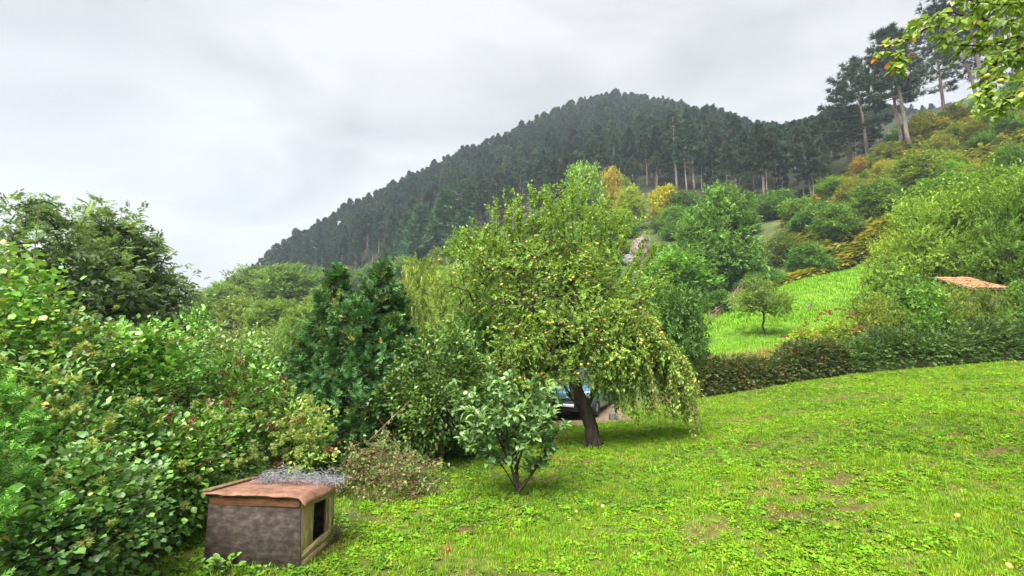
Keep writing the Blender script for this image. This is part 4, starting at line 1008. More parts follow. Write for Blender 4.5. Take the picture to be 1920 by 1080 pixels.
OVAL = tpl_leaf(.30, .06, .2); BROADL = tpl_leaf(.40, .07, .22); LOBED = tpl_lobed()
BERRY = []
for s in range(3):
    acc = Acc(); ov = np.array([[1,0,0],[-1,0,0],[0,1,0],[0,-1,0],[0,0,1],[0,0,-1]], float); of = np.array([[0,2,4],[2,1,4],[1,3,4],[3,0,4],[2,0,5],[1,2,5],[3,1,5],[0,3,5]])
    for i in range(46):
        a = rl.uniform(0, 6.28); r = .075 * math.sqrt(rl.random()); acc.add(ov * rl.uniform(.006, .010) + np.array([r*math.cos(a), r*math.sin(a), .02 - r*r*4 + rl.normal()*.008]), of, palette(rl, 1, (.13,.022,.022), (.22,.045,.035), .2)[0])
    for i in range(9):
        a = rl.uniform(0, 6.28); polytube(acc, [(0,0,-.09), (.06*math.cos(a), .06*math.sin(a), 0)], .0025, 3, (.16,.03,.03), cap=False)
    BERRY.append(acc.mesh('berry_cluster', M_GLOSS))
FLUFF = [fluff(rf, 95, .042, .0045, (.24,.28,.11), (.36,.35,.17), .9) for _ in range(3)]

def thicket(name, px, py_top, Y, wpx, label, base, alt, n, leafsize, leaf=OVAL, nobj=60, nfluff=0, nberry=0, seed=0, mat=None, depth=1.0, floor=0.0, cat='shrub', base_off=None, spr=.105, tuck=1.0):
    """a leafy dome: branches, a mass of leaves, the largest leaves as single parts, seed heads and berries"""
    rng = np.random.default_rng(seed); top = at(px, py_top, Y); x = top[0]; g = h1(x, Y); h = top[2] - g; r = wpx / FPX * Y / 2
    lob = [(0,0,h*.55,r*.95,r*.9*depth,h*.44)]
    for i in range(7):
        a = rng.uniform(0, 6.28); q = rng.uniform(.35, .75); zz = rng.uniform(.25, .78) * h
        lob.append((r*q*math.cos(a), r*q*depth*math.sin(a), zz, r*rng.uniform(.32,.5), r*depth*rng.uniform(.32,.5), h*rng.uniform(.16,.26)))
    lob.append((rng.normal()*.15*r, 0, h*.84, r*.5, r*.5, h*.16))
    ntip = max(60, n // 30)
    T = lobes_points(rng, lob, ntip, .6); T[:, 2] = np.maximum(T[:, 2], .08)
    A, par, tips, td = skeleton(line((0,0,-.15),(0,0,h*.3),4), T, rng, .35, .25)
    e = empty(name, (x, Y, g))
    link('stem', tubes(A, par, limb_radii(par, .045, .004, 4), thin=.012).mesh('thicket_stem', M_TWIG), e)
    k = n // ntip; tp = A[tips]; m = ntip * k
    P = np.repeat(tp, k, 0) + rng.normal(size=(m, 3)) * spr; outv = unit(P - np.array([0, 0, h*.45]))
    D = np.repeat(td, k, 0) * .35 + outv * .7 + rng.normal(size=(m, 3)) * .42 + np.array([0, 0, -.1])
    M = frames(D, roll=rng.normal(size=m) * .4); S = leafsize * rng.uniform(.45, 1.35, m)
    cf = np.repeat((1.05 + .34 * rng.normal(size=ntip)).clip(.5, 1.9), k)[:, None]
    C = palette(rng, m, np.array(base) * 1.15, np.array(alt) * 1.1, .2, 1.8) * cf
    old = rng.random(m) < .02; C[old] = palette(rng, int(old.sum()), (.22,.15,.05), (.3,.24,.06), .2)
    # leaves nearest the camera become single parts
    facing = -(P[:, 1]) + .25 * P[:, 2] + .25 * rng.normal(size=m); big = np.argsort(-(facing + S * 6))[:nobj]; mask = np.ones(m, bool); mask[big] = False
    leaf_objects(e, leaf_variants(leaf, base, alt, 6, mat or M_GLOSS, seed + 500), P[big], M[big], S[big] * 1.2, rng)
    acc = Acc(); small = tpl_leaf2(.34) if leaf is not LOBED else tpl_leaf2(.46)
    near = facing > np.quantile(facing, .55)
    for sel, t in ((mask & near, leaf), (mask & ~near, small)):
        if sel.any(): acc.add(*scatter(t, P[sel], M[sel], S[sel], C[sel]))
    f = link('foliage', acc.mesh('thicket_leaves', mat or M_GLOSS), e); f['kind'] = 'stuff'
    fr_ = np.where(outv[:, 1] < .25)[0]
    for cnt, ms, nm, sc_, off in ((nfluff, FLUFF, 'seed_head', (1.0, 2.1), .06), (nberry, BERRY, 'berry_cluster', (1.0, 1.8), .13)):
        if not cnt: continue
        # heads come in drifts
        seeds_ = rng.choice(fr_, max(1, cnt // (7 if nm == 'seed_head' else 3)))
        for i in range(cnt):
            c0 = P[seeds_[i % len(seeds_)]] + rng.normal(size=3) * .16; j = fr_[int(np.argmin(np.linalg.norm(P[fr_] - c0, axis=1)))]
            o = link(nm, ms[i % 3], e, P[j] + outv[j] * off); s_ = rng.uniform(*sc_); o.scale = (s_,)*3; o.rotation_euler = (rng.normal()*.3 + .25, rng.normal()*.3, rng.uniform(0, 6.28))
    return tag(e, label, cat)
EL, EL2 = (.065,.14,.035), (.12,.22,.045)
VN, VN2 = (.06,.13,.05), (.17,.26,.05)
YG1, YG2 = (.12,.20,.05), (.22,.29,.07)
thicket('elder_shrub', 470, 640, 8.6, 190, 'elder bush with dark red berry clusters right of the thicket, behind the kennel', EL, EL2, 5200, .085, OVAL, 60, 90, 34, 1)
thicket('elder_shrub', 400, 760, 7.4, 200, 'elder bush with red berries and cream seed heads just behind the kennel roof', EL, EL2, 5200, .08, OVAL, 80, 120, 36, 2)
thicket('clematis_shrub', 555, 765, 8.4, 150, 'yellow-green clematis mound with fluffy cream seed heads beside the brush pile', YG1, YG2, 3200, .065, OVAL, 40, 150, 10, 3)
thicket('hazel_shrub', 285, 610, 7.8, 230, 'tall glossy green shrub in the middle of the left thicket', EL, EL2, 6400, .09, BROADL, 80, 30, 6, 4)
thicket('vine_thicket', 150, 585, 6.6, 280, 'high vine-covered shrub with yellow-green leaves at the left', VN, VN2, 7200, .08, LOBED, 90, 60, 0, 5)
thicket('vine_thicket', 30, 478, 5.8, 240, 'tallest vine-covered bush with orange-brown flower heads at the left edge', VN, VN2, 6400, .075, LOBED, 70, 80, 0, 6)
thicket('clematis_shrub', 120, 690, 5.4, 230, 'cream-flowered clematis bush with dark hollows low at the left', (.06,.12,.045), (.14,.2,.07), 5200, .075, OVAL, 70, 120, 0, 7)
thicket('vine_thicket', 190, 840, 5.0, 200, 'low mound of broad grey-green vine leaves beside the bare soil', (.065,.13,.055), (.13,.21,.06), 4400, .07, LOBED, 90, 40, 0, 8)
thicket('dogwood_shrub', 320, 800, 6.6, 180, 'bushy green shrub immediately left of the kennel', EL, (.14,.24,.045), 4600, .075, BROADL, 80, 60, 8, 9)
thicket('dogwood_shrub', 235, 735, 6.2, 180, 'shady green shrub between the vine mounds and the kennel', (.05,.11,.035), EL2, 4200, .08, OVAL, 60, 10, 3, 10)
thicket('bramble_shrub', 90, 930, 4.5, 170, 'dark bramble at the bottom left corner beside the bright conifer', (.05,.10,.04), (.09,.16,.05), 2600, .075, LOBED, 60, 0, 0, 11)
thicket('elder_shrub', 350, 590, 10.5, 170, 'leafy green shrub behind the thicket where the valley opens', EL, EL2, 4200, .09, OVAL, 30, 8, 0, 12)
thicket('elder_shrub', 440, 600, 13.5, 130, 'greyish cream-topped shrub standing behind the elder in the valley gap', (.085,.13,.06), (.2,.22,.11), 3000, .10, OVAL, 20, 60, 0, 13)
# ash trees behind the thicket
PIN = [tpl_pinnate(rl, 4) for _ in range(4)]
def ash(px, pt, Y, lob, seed, label, ntip=330, k=6):
    rng = np.random.default_rng(seed); top = at(px, pt, Y); g = h1(top[0], Y); h = top[2] - g
    T = lobes_points(rng, [(a*h, b*h, c*h, r*h, r*h, s*h) for a, b, c, r, s in lob], ntip, .5)
    A, par, tips, td = skeleton(line((0,0,-.2),(0,0,h*.5),5,.05), T, rng, .5, .2)
    e = empty('ash_tree', (top[0], Y, g)); link('trunk', tubes(A, par, limb_radii(par, .14, .006, 5)).mesh('ash_trunk', M_BARK), e)
    f = link('crown', foliage(rng, A[tips], td, PIN, k, .29, .2, (.125,.18,.11), (.175,.225,.13), -.05, .2, clump=.3).mesh('ash_crown', M_LEAF), e); f['kind'] = 'stuff'
    return tag(e, label, 'ash tree')
ash(70, 372, 11, [(-.1,0,.6,.25,.24),(-.25,.05,.75,.2,.16),(0,0,.85,.12,.12),(0,0,.93,.08,.07)], 1, 'dark ash tree at the upper left edge with long drooping leaves', 400, 7)
ash(172, 386, 13, [(0,0,.55,.17,.2),(.03,0,.82,.09,.13),(0,0,.94,.06,.06)], 2, 'dark ash tree with rounded top, left of the forked one')
ash(232, 396, 13.5, [(0,0,.55,.16,.2),(.02,0,.82,.10,.14),(0,0,.94,.06,.06)], 3, 'dark ash tree whose airy crown stands against the sky')
ash(272, 428, 14, [(0,0,.6,.17,.2),(0,0,.85,.09,.12)], 4, 'thin-crowned dark ash sloping down towards the valley gap', 220)
ash(318, 486, 14.5, [(0,0,.6,.2,.2),(0,0,.85,.11,.12)], 5, 'low dark ash at the right end of the ash row', 220)
ash(366, 548, 16, [(0,0,.6,.22,.22),(0,0,.88,.1,.1)], 6, 'smallest dark ash just left of the valley gap', 170)
ash(120, 440, 12, [(0,0,.6,.26,.22),(.1,0,.8,.16,.16)], 7, 'ash tree filling the lower middle of the dark row', 320, 8)
# tall leafy shoot against the sky
sp_ = at(72, 372, 6.2); e = empty('leafy_shoot', (sp_[0], 6.2, h1(sp_[0], 6.2))); hh = sp_[2] - h1(sp_[0], 6.2)
a = Acc(); polytube(a, [(0,0,0),(.05,0,hh*.6),(.02,0,hh)], [.02,.012,.003], 5); link('stem', a.mesh('shoot_stem', M_TWIG), e)
q = np.arange(14); P = np.stack([.03 + q*0, q*0., hh - .02 - q*.035], 1); D = np.stack([np.where(q % 2, 1, -1)*.9, rl.normal(size=14)*.4, .15 - q*.03], 1)
leaf_objects(e, leaf_variants(tpl_leaf(.22,.05,.35), (.035,.06,.04), (.05,.09,.05), 3, M_LEAF, 3), P, frames(D), .13 + .05*rl.random(14), rl)
tag(e, 'thin leafy shoot sticking up against the sky above the left thicket', 'shoot')

# dark bushes behind the brush pile and behind the apple tree
thicket('plum_bush', 830, 610, 10.2, 190, 'dark glossy bush standing between the thuja and the young tree', (.045,.085,.026), (.095,.15,.036), 8200, .085, OVAL, 120, 0, 0, 20, depth=.9)
thicket('plum_bush', 770, 690, 10.0, 130, 'leafy bush growing against the lower right side of the thuja', (.055,.10,.028), (.11,.165,.036), 3600, .08, OVAL, 60, 0, 0, 21)
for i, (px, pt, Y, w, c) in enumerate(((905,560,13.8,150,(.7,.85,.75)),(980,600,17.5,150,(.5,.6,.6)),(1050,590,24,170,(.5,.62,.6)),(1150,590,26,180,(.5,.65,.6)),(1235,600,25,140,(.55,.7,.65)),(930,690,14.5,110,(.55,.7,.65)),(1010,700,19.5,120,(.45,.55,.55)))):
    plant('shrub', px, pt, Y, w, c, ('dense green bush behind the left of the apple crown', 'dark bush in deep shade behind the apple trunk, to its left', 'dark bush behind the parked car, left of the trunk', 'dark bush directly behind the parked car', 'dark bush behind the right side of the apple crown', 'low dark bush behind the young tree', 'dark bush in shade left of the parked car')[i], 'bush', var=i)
plant('shrub', 870, 720, 11.2, 120, (.62,.8,.7), 'low leafy bush behind the young tree, right of the dark glossy bush', 'bush')
e = plant('shrub', 575, 735, 9.4, 60, (1.3,1.25,.9), 'light green leafy sprays growing out in front of the thuja foot', 'bush')

# ------------------------------------------------------------------ apple trees
M_APPLE = [noise_mat('apple_skin_%d' % i, c1, c2, 1.6, .42, bump=0, spec=.35, lo=.35, hi=.65) for i, (c1, c2) in enumerate((((.40,.36,.08), (.46,.32,.08)), ((.44,.34,.08), (.44,.24,.06)), ((.42,.30,.07), (.38,.12,.05)), ((.24,.28,.06), (.34,.33,.08))))]
def apple_mesh(seed):
    rng = np.random.default_rng(seed); k, m = 8, 6; V = []; F = []
    for j in range(m + 1):
        t = math.pi * j / m; rr = math.sin(t) * (1 + .08 * math.cos(t)); zz = math.cos(t) * .86 - .22 * math.exp(-(rr / .32) ** 2) * np.sign(math.cos(t))
        for i in range(k): V.append((rr * math.cos(2*math.pi*i/k), rr * math.sin(2*math.pi*i/k), zz))
    for j in range(m):
        for i in range(k):
            a, b = j*k+i, j*k+(i+1) % k; F += [[a, a + k, b + k], [a, b + k, b]]
    me = tri_mesh('apple', np.array(V), np.array(F), None, [M_APPLE[seed % 4]], smooth=True)
    return me
APPLES = [apple_mesh(i) for i in range(4)]
SPRIG_A = [tpl_sprig(rl, 8, tpl_leaf2(.28, .07, .14), .40, 50) for _ in range(5)]
def apple_tree(px, py, Y, sc, lobes, trunk, ntip, k, napple, shoots, label, seed, base, alt, weep=(), limbs_=None):
    rng = np.random.default_rng(seed); g0 = at(px, py, Y); g = h1(g0[0], Y)
    def loc(a, b, dy=0.0):
        q = at(a, b, Y + dy); return np.array([q[0] - g0[0], dy, q[2] - g])
    L = []
    for a, b, ra, rb_, dy, ry in lobes:
        c = loc(a, b, dy); s = Y / FPX; L.append((*c, ra * s, ry, rb_ * s))
    T = lobes_points(rng, L, ntip, .5); T[:, 2] = np.maximum(T[:, 2], .25)
    tr = [loc(*t) for t in trunk]
    A, par, tips, td = skeleton(tr, T, rng, .35, .22, .35)
    rad = limb_radii(par, .17, .006, len(tr)); rad[:len(tr)] = np.maximum(rad[:len(tr)], np.linspace(.15, .08, len(tr)))
    rad[0] *= 1.25
    e = empty('apple_tree', (g0[0], Y, g)); tacc = tubes(A, par, rad)
    if limbs_:
        for lm in limbs_:
            P_ = np.array([loc(*t) for t in lm]); polytube(tacc, P_, np.linspace(.085, .03, len(P_)), 8)
        th = np.linspace(0, 5.6, 6)      # root flare
        for t in th: polytube(tacc, [(.02*math.cos(t), .02*math.sin(t), .35), (.13*math.cos(t), .13*math.sin(t), .12), (.30*math.cos(t), .30*math.sin(t), -.05)], [.10, .085, .03], 7)
    f = foliage(rng, A[tips], td, SPRIG_A, k, .165, .15, base, alt, -.3, .2, clump=.28)
    def strand(p0, ctrl, p1, dens, size, c0, c1, r0=.016, jit=.6, hang=0.0):
        q = np.linspace(0, 1, 8)[:, None]; pts = (1-q)**2*p0 + 2*q*(1-q)*ctrl + q*q*p1; polytube(tacc, pts, np.linspace(r0, .003, 8), 4, cap=False)
        m = int(np.linalg.norm(p1 - p0) * dens); qq = rng.random(m)[:, None]; PP = (1-qq)**2*p0 + 2*qq*(1-qq)*ctrl + qq*qq*p1 + rng.normal(size=(m, 3)) * .035; T_ = unit(2*(1-qq)*(ctrl - p0) + 2*qq*(p1 - ctrl))
        f.add(*scatter(tpl_leaf2(.27), PP, frames(T_ * .5 + rng.normal(size=(m, 3)) * jit + np.array([0, 0, -hang])), size * rng.uniform(.65, 1.25, m), palette(rng, m, c0, c1, .18)))
        return PP
    for (a, b, a2, b2, dy) in shoots:
        p0, p1 = loc(a, b, dy), loc(a2, b2, dy); L_ = np.linalg.norm(p1 - p0); ctrl = (p0 + p1) / 2 + rng.normal(size=3) * .08 + np.array([0, 0, .08 * L_])
        strand(p0, ctrl, p1, 85, .10, np.array(base) * 1.15, alt)
        for w in range(3):
            t = rng.uniform(.15, .7); s0 = p0 * (1 - t) + p1 * t; s1 = s0 + (p1 - p0) * rng.uniform(.2, .45) + rng.normal(size=3) * np.array([.22, .22, .1]); strand(s0, (s0 + s1) / 2 + rng.normal(size=3) * .04, s1, 70, .09, np.array(base) * 1.15, alt, .008)
    droop = []
    for (a, b, a2, b2, dy) in weep:
        p0, p1 = loc(a, b, dy), loc(a2, b2, dy - .1); ctrl = np.array([p1[0] * .8 + p0[0] * .2, (p0[1] + p1[1]) / 2, p0[2] + .12]) + rng.normal(size=3) * .06
        pl_ = a2 > 1225 and rng.random() < .6
        droop.append(strand(p0, ctrl, p1, 120, .095, (.17,.20,.075) if pl_ else base, (.32,.31,.15) if pl_ else alt, .012, .55, .35))
        for w in range(2):
            t = rng.uniform(.3, .7); s0 = (1-t)**2*p0 + 2*t*(1-t)*ctrl + t*t*p1; s1 = s0 + np.array([rng.normal() * .14, rng.normal() * .2, -rng.uniform(.3, .8)]); s1[2] = max(s1[2], .15); strand(s0, (s0 + s1) / 2 + np.array([.05, 0, .05]), s1, 110, .09, (.15,.19,.06) if pl_ else base, (.28,.29,.12) if pl_ else alt, .006, .55, .35)
    link('trunk', tacc.mesh('apple_trunk', M_BARK, False), e)
    c_ = link('crown', f.mesh('apple_crown', M_LEAF), e); c_['kind'] = 'stuff'; c_.color = (1.28, 1.28, 1.2, 1)
    # apples hang where the camera side of the crown carries them
    P = A[tips]; P = P[np.argsort(P[:, 1] + .5 * rng.normal(size=len(P)))][:int(len(P) * .72)]
    P = P[P[:, 2] > .8]
    for i in range(napple):
        c0 = P[int(rng.integers(0, len(P)))] + rng.normal(size=3) * .17 + np.array([0, -.3, -.1]); s = rng.uniform(.029, .041)
        o = link('apple', APPLES[int(rng.integers(0, 4))], e, c0); o.scale = (s, s, s); o.rotation_euler = (rng.normal()*.4, rng.normal()*.4, rng.uniform(0, 6.28))
    return tag(e, label, 'apple tree')
AB, AL = (.105,.17,.042), (.225,.28,.075)
rwp = np.random.default_rng(14)
WEEP = [(1140 + 90 * q + rwp.normal() * 8, 575 + 75 * q + rwp.normal() * 12, 1165 + 148 * q + rwp.normal() * 6, 806 + rwp.uniform(-85, 14) - 26 * (1 - q), rwp.uniform(-1.1, .7)) for q in rwp.random(64)]
WEEP += [(1110 + 80 * q, 625 + rwp.normal() * 16, 1128 + 75 * q + rwp.normal() * 5, 775 + rwp.uniform(-55, 12), rwp.uniform(-1.0, .6)) for q in rwp.random(20)]
WEEP += [(1088 + 50 * q, 640 + rwp.normal() * 10, 1098 + 46 * q + rwp.normal() * 4, 735 + rwp.uniform(-25, 14), rwp.uniform(-.8, .2)) for q in rwp.random(10)]
WEEP += [(1000 - 30 * q + rwp.normal() * 8, 600 + rwp.normal() * 14, 965 + 45 * rwp.random(), 735 + rwp.uniform(-50, 5), rwp.uniform(-.9, .2)) for q in rwp.random(9)]
apple_tree(1112, 832, 12, 1, [(1070,570,118,95,0,1.5),(985,545,90,90,.1,1.2),(1160,605,70,75,-.1,1.1),(1205,640,30,60,-.2,.5),(1020,665,75,75,-.5,.9),(1150,680,45,50,-.5,.6),(1110,635,95,60,-.9,.7),(1035,482,92,60,.1,1.1),(1105,485,60,50,.2,1.0),(940,480,55,55,.3,.9),(880,520,45,60,.2,.7),(965,660,50,60,-.3,.6)],
           [(1112,836,0),(1108,800,0),(1098,770,0),(1082,735,.02),(1074,700,.05),(1078,670,.05),(1085,620,.1)], 700, 11, 240,
           [(960,470,945,358,.1),(1000,470,1012,362,.2),(1075,450,1076,335,.1),(1110,460,1100,385,0),(1145,470,1168,388,.2),(1060,470,1040,388,-.2),(920,480,882,410,.3),(900,470,842,468,.1),(1180,520,1215,428,.1),(985,460,975,372,-.2),(1130,480,1140,372,0),(1005,450,995,345,0),(930,460,928,372,0),(975,455,962,352,.3),(1020,455,1022,350,-.3),(1090,455,1092,352,.3),(1125,470,1130,368,.3),(900,480,866,425,.2),(1150,490,1180,398,0),(1060,455,1050,350,-.3),(890,500,835,470,-.2),(1190,540,1232,460,.2),(1050,450,1060,360,.2),(940,470,955,385,-.2),(870,500,850,440,.1),(1165,540,1205,470,-.3),(915,500,868,455,-.1),(930,470,915,420,0),(1030,460,1030,380,.1),(1155,500,1190,410,-.2),(1210,560,1248,500,0),(1095,450,1118,380,-.1)],
           'apple tree heavy with yellow-red apples, leaning trunk and drooping branches on the lawn', 3, AB, AL, WEEP, [[(1098,772,0),(1080,752,-.05),(1064,735,-.1),(1058,722,-.1)],[(1098,768,0),(1112,735,-.1),(1135,690,-.1),(1150,640,0)],[(1076,705,.05),(1050,668,0),(1010,630,0)],[(1078,690,.05),(1100,640,.1),(1130,570,.1)]])
apple_tree(935, 760, 14.8, 1, [(920,560,80,90,0,1.3),(900,500,60,60,0,1.0),(960,620,60,60,-.2,1.0),(880,590,50,60,0,.8)], [(940,765,0),(937,720,0),(930,680,0),(925,620,0)], 300, 10, 50, [(890,480,885,430,0),(925,480,930,440,0)],
           'second apple tree half hidden behind the left of the big apple crown', 8, (.085,.135,.035), (.14,.19,.05))

# ------------------------------------------------------------------ young plum tree on the lawn
ry = np.random.default_rng(31); Yy = 8.2; b0 = at(972, 922, Yy); gy_ = h1(b0[0], Yy)
def loy(a, b, dy=0.0):
    q = at(a, b, Yy + dy); return np.array([q[0] - b0[0], dy, q[2] - gy_])
e = empty('young_plum_tree', (b0[0], Yy, gy_)); acc = Acc(); LP = []; LD = []
stems = [((972,922,0),(960,880,0),(945,830,0),(930,760,.1),(915,670,.1)),((972,922,0),(968,860,.1),(965,800,.2),(960,720,.2)),((972,922,0),(1000,885,0),(1022,850,-.1),(1050,800,-.1)),((972,922,0),(940,870,-.1),(905,845,-.2),(865,825,-.3)),
         ((965,890,0),(985,830,-.2),(1000,770,-.2),(1005,715,-.2)),((955,870,0),(925,800,-.1),(890,760,-.1),(850,730,0)),((965,880,0),(980,840,-.3),(1010,810,-.4),(1035,775,-.4)),((950,850,0),(930,810,-.3),(905,790,-.4),(885,775,-.4)),((955,860,0),(950,800,-.3),(945,755,-.4),(935,715,-.3)),((960,870,.1),(1000,800,.3),(1020,760,.4),(1030,735,.4)),((950,870,.1),(900,820,.3),(870,780,.4),(860,760,.4))]
for si, s in enumerate(stems):
    P = np.array([loy(*t) for t in s]); q = np.linspace(0, len(P) - 1, 14); pts = np.stack([np.interp(q, np.arange(len(P)), P[:, i]) for i in range(3)], 1)
    polytube(acc, pts, np.linspace(.030 if si < 3 else .014, .004, 14), 6, cap=False)
    for j in range(4, 14):
        nb_ = 3 if j < 12 else 1
        for t in range(nb_):
            d = unit(unit(pts[min(j+1, 13)] - pts[j-1]) * .8 + ry.normal(size=3) * np.array([.8, .8, .45]) + np.array([0, 0, .25])); L_ = ry.uniform(.14, .42) * (1.1 - .03 * j)
            a_, b_ = pts[j], pts[j] + d * L_; polytube(acc, [a_, b_], [.006, .002], 3, cap=False)
            m = int(L_ / .035) + 2
            for z_ in range(m):
                LP.append(a_ + (b_ - a_) * ((z_ + .6) / m)); LD.append(d * .6 + ry.normal(size=3) * .6 + np.array([0, 0, .1]))
    for z_ in range(8): LP.append(pts[-1] + (pts[-1] - pts[-2]) * (z_ - 6) * .25); LD.append(unit(pts[-1] - pts[-2]) + ry.normal(size=3) * .6)
LP = np.array(LP); LD = np.array(LD); m = len(LP); S = ry.uniform(.085, .15, m); M = frames(LD, roll=ry.normal(size=m) * .35)
PLM, PLM2 = (.105,.18,.085), (.19,.28,.125)
link('trunk', acc.mesh('plum_trunk', M_BARK), e)
sel = np.argsort(LP[:, 1] + .4 * ry.normal(size=m) - S * 4); a_, b_ = sel[:300], sel[300:]
leaf_objects(e, leaf_variants(OVAL, PLM, PLM2, 8, M_GLOSS, 77), LP[a_], M[a_], S[a_], ry)
ac = Acc(); ac.add(*scatter(OVAL, LP[b_], M[b_], S[b_], palette(ry, len(b_), PLM, PLM2, .18))); f = link('foliage', ac.mesh('plum_leaves', M_GLOSS), e); f['kind'] = 'stuff'
tag(e, 'young plum tree with pale green leaves standing on the lawn left of the apple tree', 'plum tree')
# ------------------------------------------------------------------ brush pile
rk = np.random.default_rng(88); bp = at(715, 915, 8.5); e = empty('brush_pile', (bp[0], 8.5, h1(bp[0], 8.5)))
acc = Acc(); P = []; D = []
for i in range(420):
    a = rk.uniform(0, 6.28); r = math.sqrt(rk.random()); x = 1.0 * r * math.cos(a); y = .6 * r * math.sin(a); hh = .92 * (1 - r ** 1.7) * (1 - .35 * smooth(.1, .9, x)) + .05
    z = hh * rk.uniform(.25, 1.02); d = unit(np.array([rk.normal(), rk.normal()*.7, rk.normal()*.28 + .1])); L_ = rk.uniform(.2, .65); p0 = np.array([x, y, z]); md_ = p0 + d*L_*.5 + rk.normal(size=3)*.04; p1 = p0 + d*L_
    p1[2] = max(.03, p1[2]); polytube(acc, [p0, md_, p1], [.007, .005, .002], 3, (1.3,1.1,.9) if i % 3 else (.8,.7,.6), cap=False)
    for t in range(9): s = rk.random(); P.append(p0 + (p1 - p0)*s + rk.normal(size=3)*.025); D.append(d*.3 + rk.normal(size=3)*.7)
M_DTWIG = noise_mat('dead_twig', (.08,.055,.04), (.26,.19,.13), 20, .9, bump=0, attr=True)
link('twigs', acc.mesh('brush_twigs', M_DTWIG), e)['kind'] = 'stuff'
P = np.array(P); D = np.array(D); n = len(P); C = palette(rk, n, (.10,.15,.05), (.22,.25,.10), .25)
b_ = vnoise(P[:, 0]*2.4, P[:, 2]*2.4, 6) + .25*rk.normal(size=n); C[b_ > .82] = palette(rk, int((b_ > .82).sum()), (.20,.12,.07), (.3,.2,.12), .2); C[b_ < .28] = palette(rk, int((b_ < .28).sum()), (.15,.18,.12), (.2,.23,.16), .2)
ac = Acc(); ac.add(*scatter(tpl_leaf2(.32, .12, .25), P, frames(D, roll=rk.uniform(-2, 2, n)), .055*rk.uniform(.6, 1.4, n), C)); link('withered_leaves', ac.mesh('brush_leaves', M_LEAF), e)['kind'] = 'stuff'
tag(e, 'heap of cut branches with withering leaves behind the kennel', 'brush pile')
s0, s1 = at(690, 828, 8.5), at(768, 752, 8.9); a = Acc(); polytube(a, [s0, (s0 + s1)/2 + np.array([.02, 0, .02]), s1], [.011, .008, .005], 6); o = link('cut_branch', a.mesh('cut_branch', M_DTWIG))
tag(o, 'bare pale branch sticking up out of the brush heap', 'branch')

# ------------------------------------------------------------------ kennel
M_PANEL = noise_mat('weathered_panel', (.034,.026,.022), (.115,.088,.072), 8, .85, (1.0,1,1.8), .4, 12, c3=(.062,.048,.040), attr=True)
M_OLDWOOD = noise_mat('old_wood', (.27,.20,.10), (.58,.47,.28), 4, .85, (6,6,1), .3, 8, c3=(.32,.25,.14), attr=True)
M_OLDWOOD_X = noise_mat('old_wood_level', (.27,.20,.10), (.58,.47,.28), 4, .85, (1,1,9), .3, 8, c3=(.32,.25,.14), attr=True)
M_FASCIA = noise_mat('stained_board', (.10,.045,.025), (.26,.12,.06), 5, .85, (1,1,5), .3, 8, c3=(.19,.085,.042), attr=True)
M_FELT = noise_mat('roofing_felt', (.13,.062,.040), (.28,.155,.105), 7, .9, (1,1,1), .3, 9, c3=(.205,.105,.07))
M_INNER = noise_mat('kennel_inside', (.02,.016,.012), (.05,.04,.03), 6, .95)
kl = at(378, 1066, 5.42); kz = h1(-2.95, 5.8)
ke = empty('dog_kennel', (-3.0, 5.72, kz), R(-5)); ke.scale = (1, 1, .96); W2, DP, HF, HB = .56, .86, .86, .75
def kbox(name, lo, hi, mat, col=(1, 1, 1), parent=None, taper=None, rot=None):
    v = box_v(lo, hi)
    c = v.mean(0)
    v = v + rk.normal(size=v.shape) * .0025
    if rot is not None: v = (v - c) @ np.array(Matrix.Rotation(rot, 3, 'X')).T + c
    if taper is not None: v = taper(v)
    a = Acc(); a.add(v, BOXF, col); o = link(name, a.mesh(name, mat), parent or ke)
    bv = o.modifiers.new('edge', 'BEVEL'); bv.width = .004; bv.segments = 1
    return o
def flare(v):    # the front leans a little: wider at the foot
    v = v.copy(); v[:, 0] *= 1 + .045 * (1 - v[:, 2] / .86); return v
kbox('front_panel', (-W2, 0, -.06), (W2, .018, .735), M_PANEL, taper=flare)
kbox('fascia_board', (-W2 + .005, -.014, .725), (W2 - .006, .004, .825), M_FASCIA)
kbox('top_batten', (-W2 + .01, -.004, .827), (W2 - .01, .03, .856), M_OLDWOOD_X, (.7,.75,.7))
kbox('back_panel', (-W2, DP - .018, -.06), (W2, DP, HB - .03), M_PANEL)
kbox('side_panel', (-W2, .02, -.06), (-W2 + .018, DP - .02, HB - .02), M_PANEL, (.9,.9,.9), taper=flare)
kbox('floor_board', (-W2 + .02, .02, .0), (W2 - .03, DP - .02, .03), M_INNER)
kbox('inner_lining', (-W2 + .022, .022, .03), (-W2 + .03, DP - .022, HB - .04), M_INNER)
xs0, xs1 = W2 - .022, W2
kbox('corner_post', (W2 - .028, .020, -.06), (W2 + .006, .062, .80), M_OLDWOOD, (1.05,1,.95))
kbox('upright_board', (xs0, .064, .19), (xs1, .33, .70), M_OLDWOOD, (1.1,1.05,.95))
kbox('upright_board', (xs0, .64, .19), (xs1, .72, .66), M_OLDWOOD, (.75,.65,.58))
kbox('upright_board', (xs0, .722, .03), (xs1, DP + .005, .68), M_OLDWOOD, (1.0,.98,.95))
kbox('lower_board', (xs0 + .003, .062, .085), (xs1 + .008, DP - .01, .188), M_OLDWOOD_X, (1.15,1.1,1.05))
kbox('lower_board', (xs0 + .002, .062, -.04), (xs1 + .005, DP - .01, .082), M_OLDWOOD_X, (1.05,1,.95))
v = np.array([[xs0,.062,.695],[xs1+.012,.062,.695],[xs1+.012,DP+.01,.60],[xs0,DP+.01,.60],[xs0,.062,.822],[xs1+.012,.062,.822],[xs1+.012,DP+.01,.72],[xs0,DP+.01,.72]]); a = Acc(); a.add(v, BOXF, (.95,.95,.9)); link('top_rail', a.mesh('top_rail', M_OLDWOOD_X), ke)
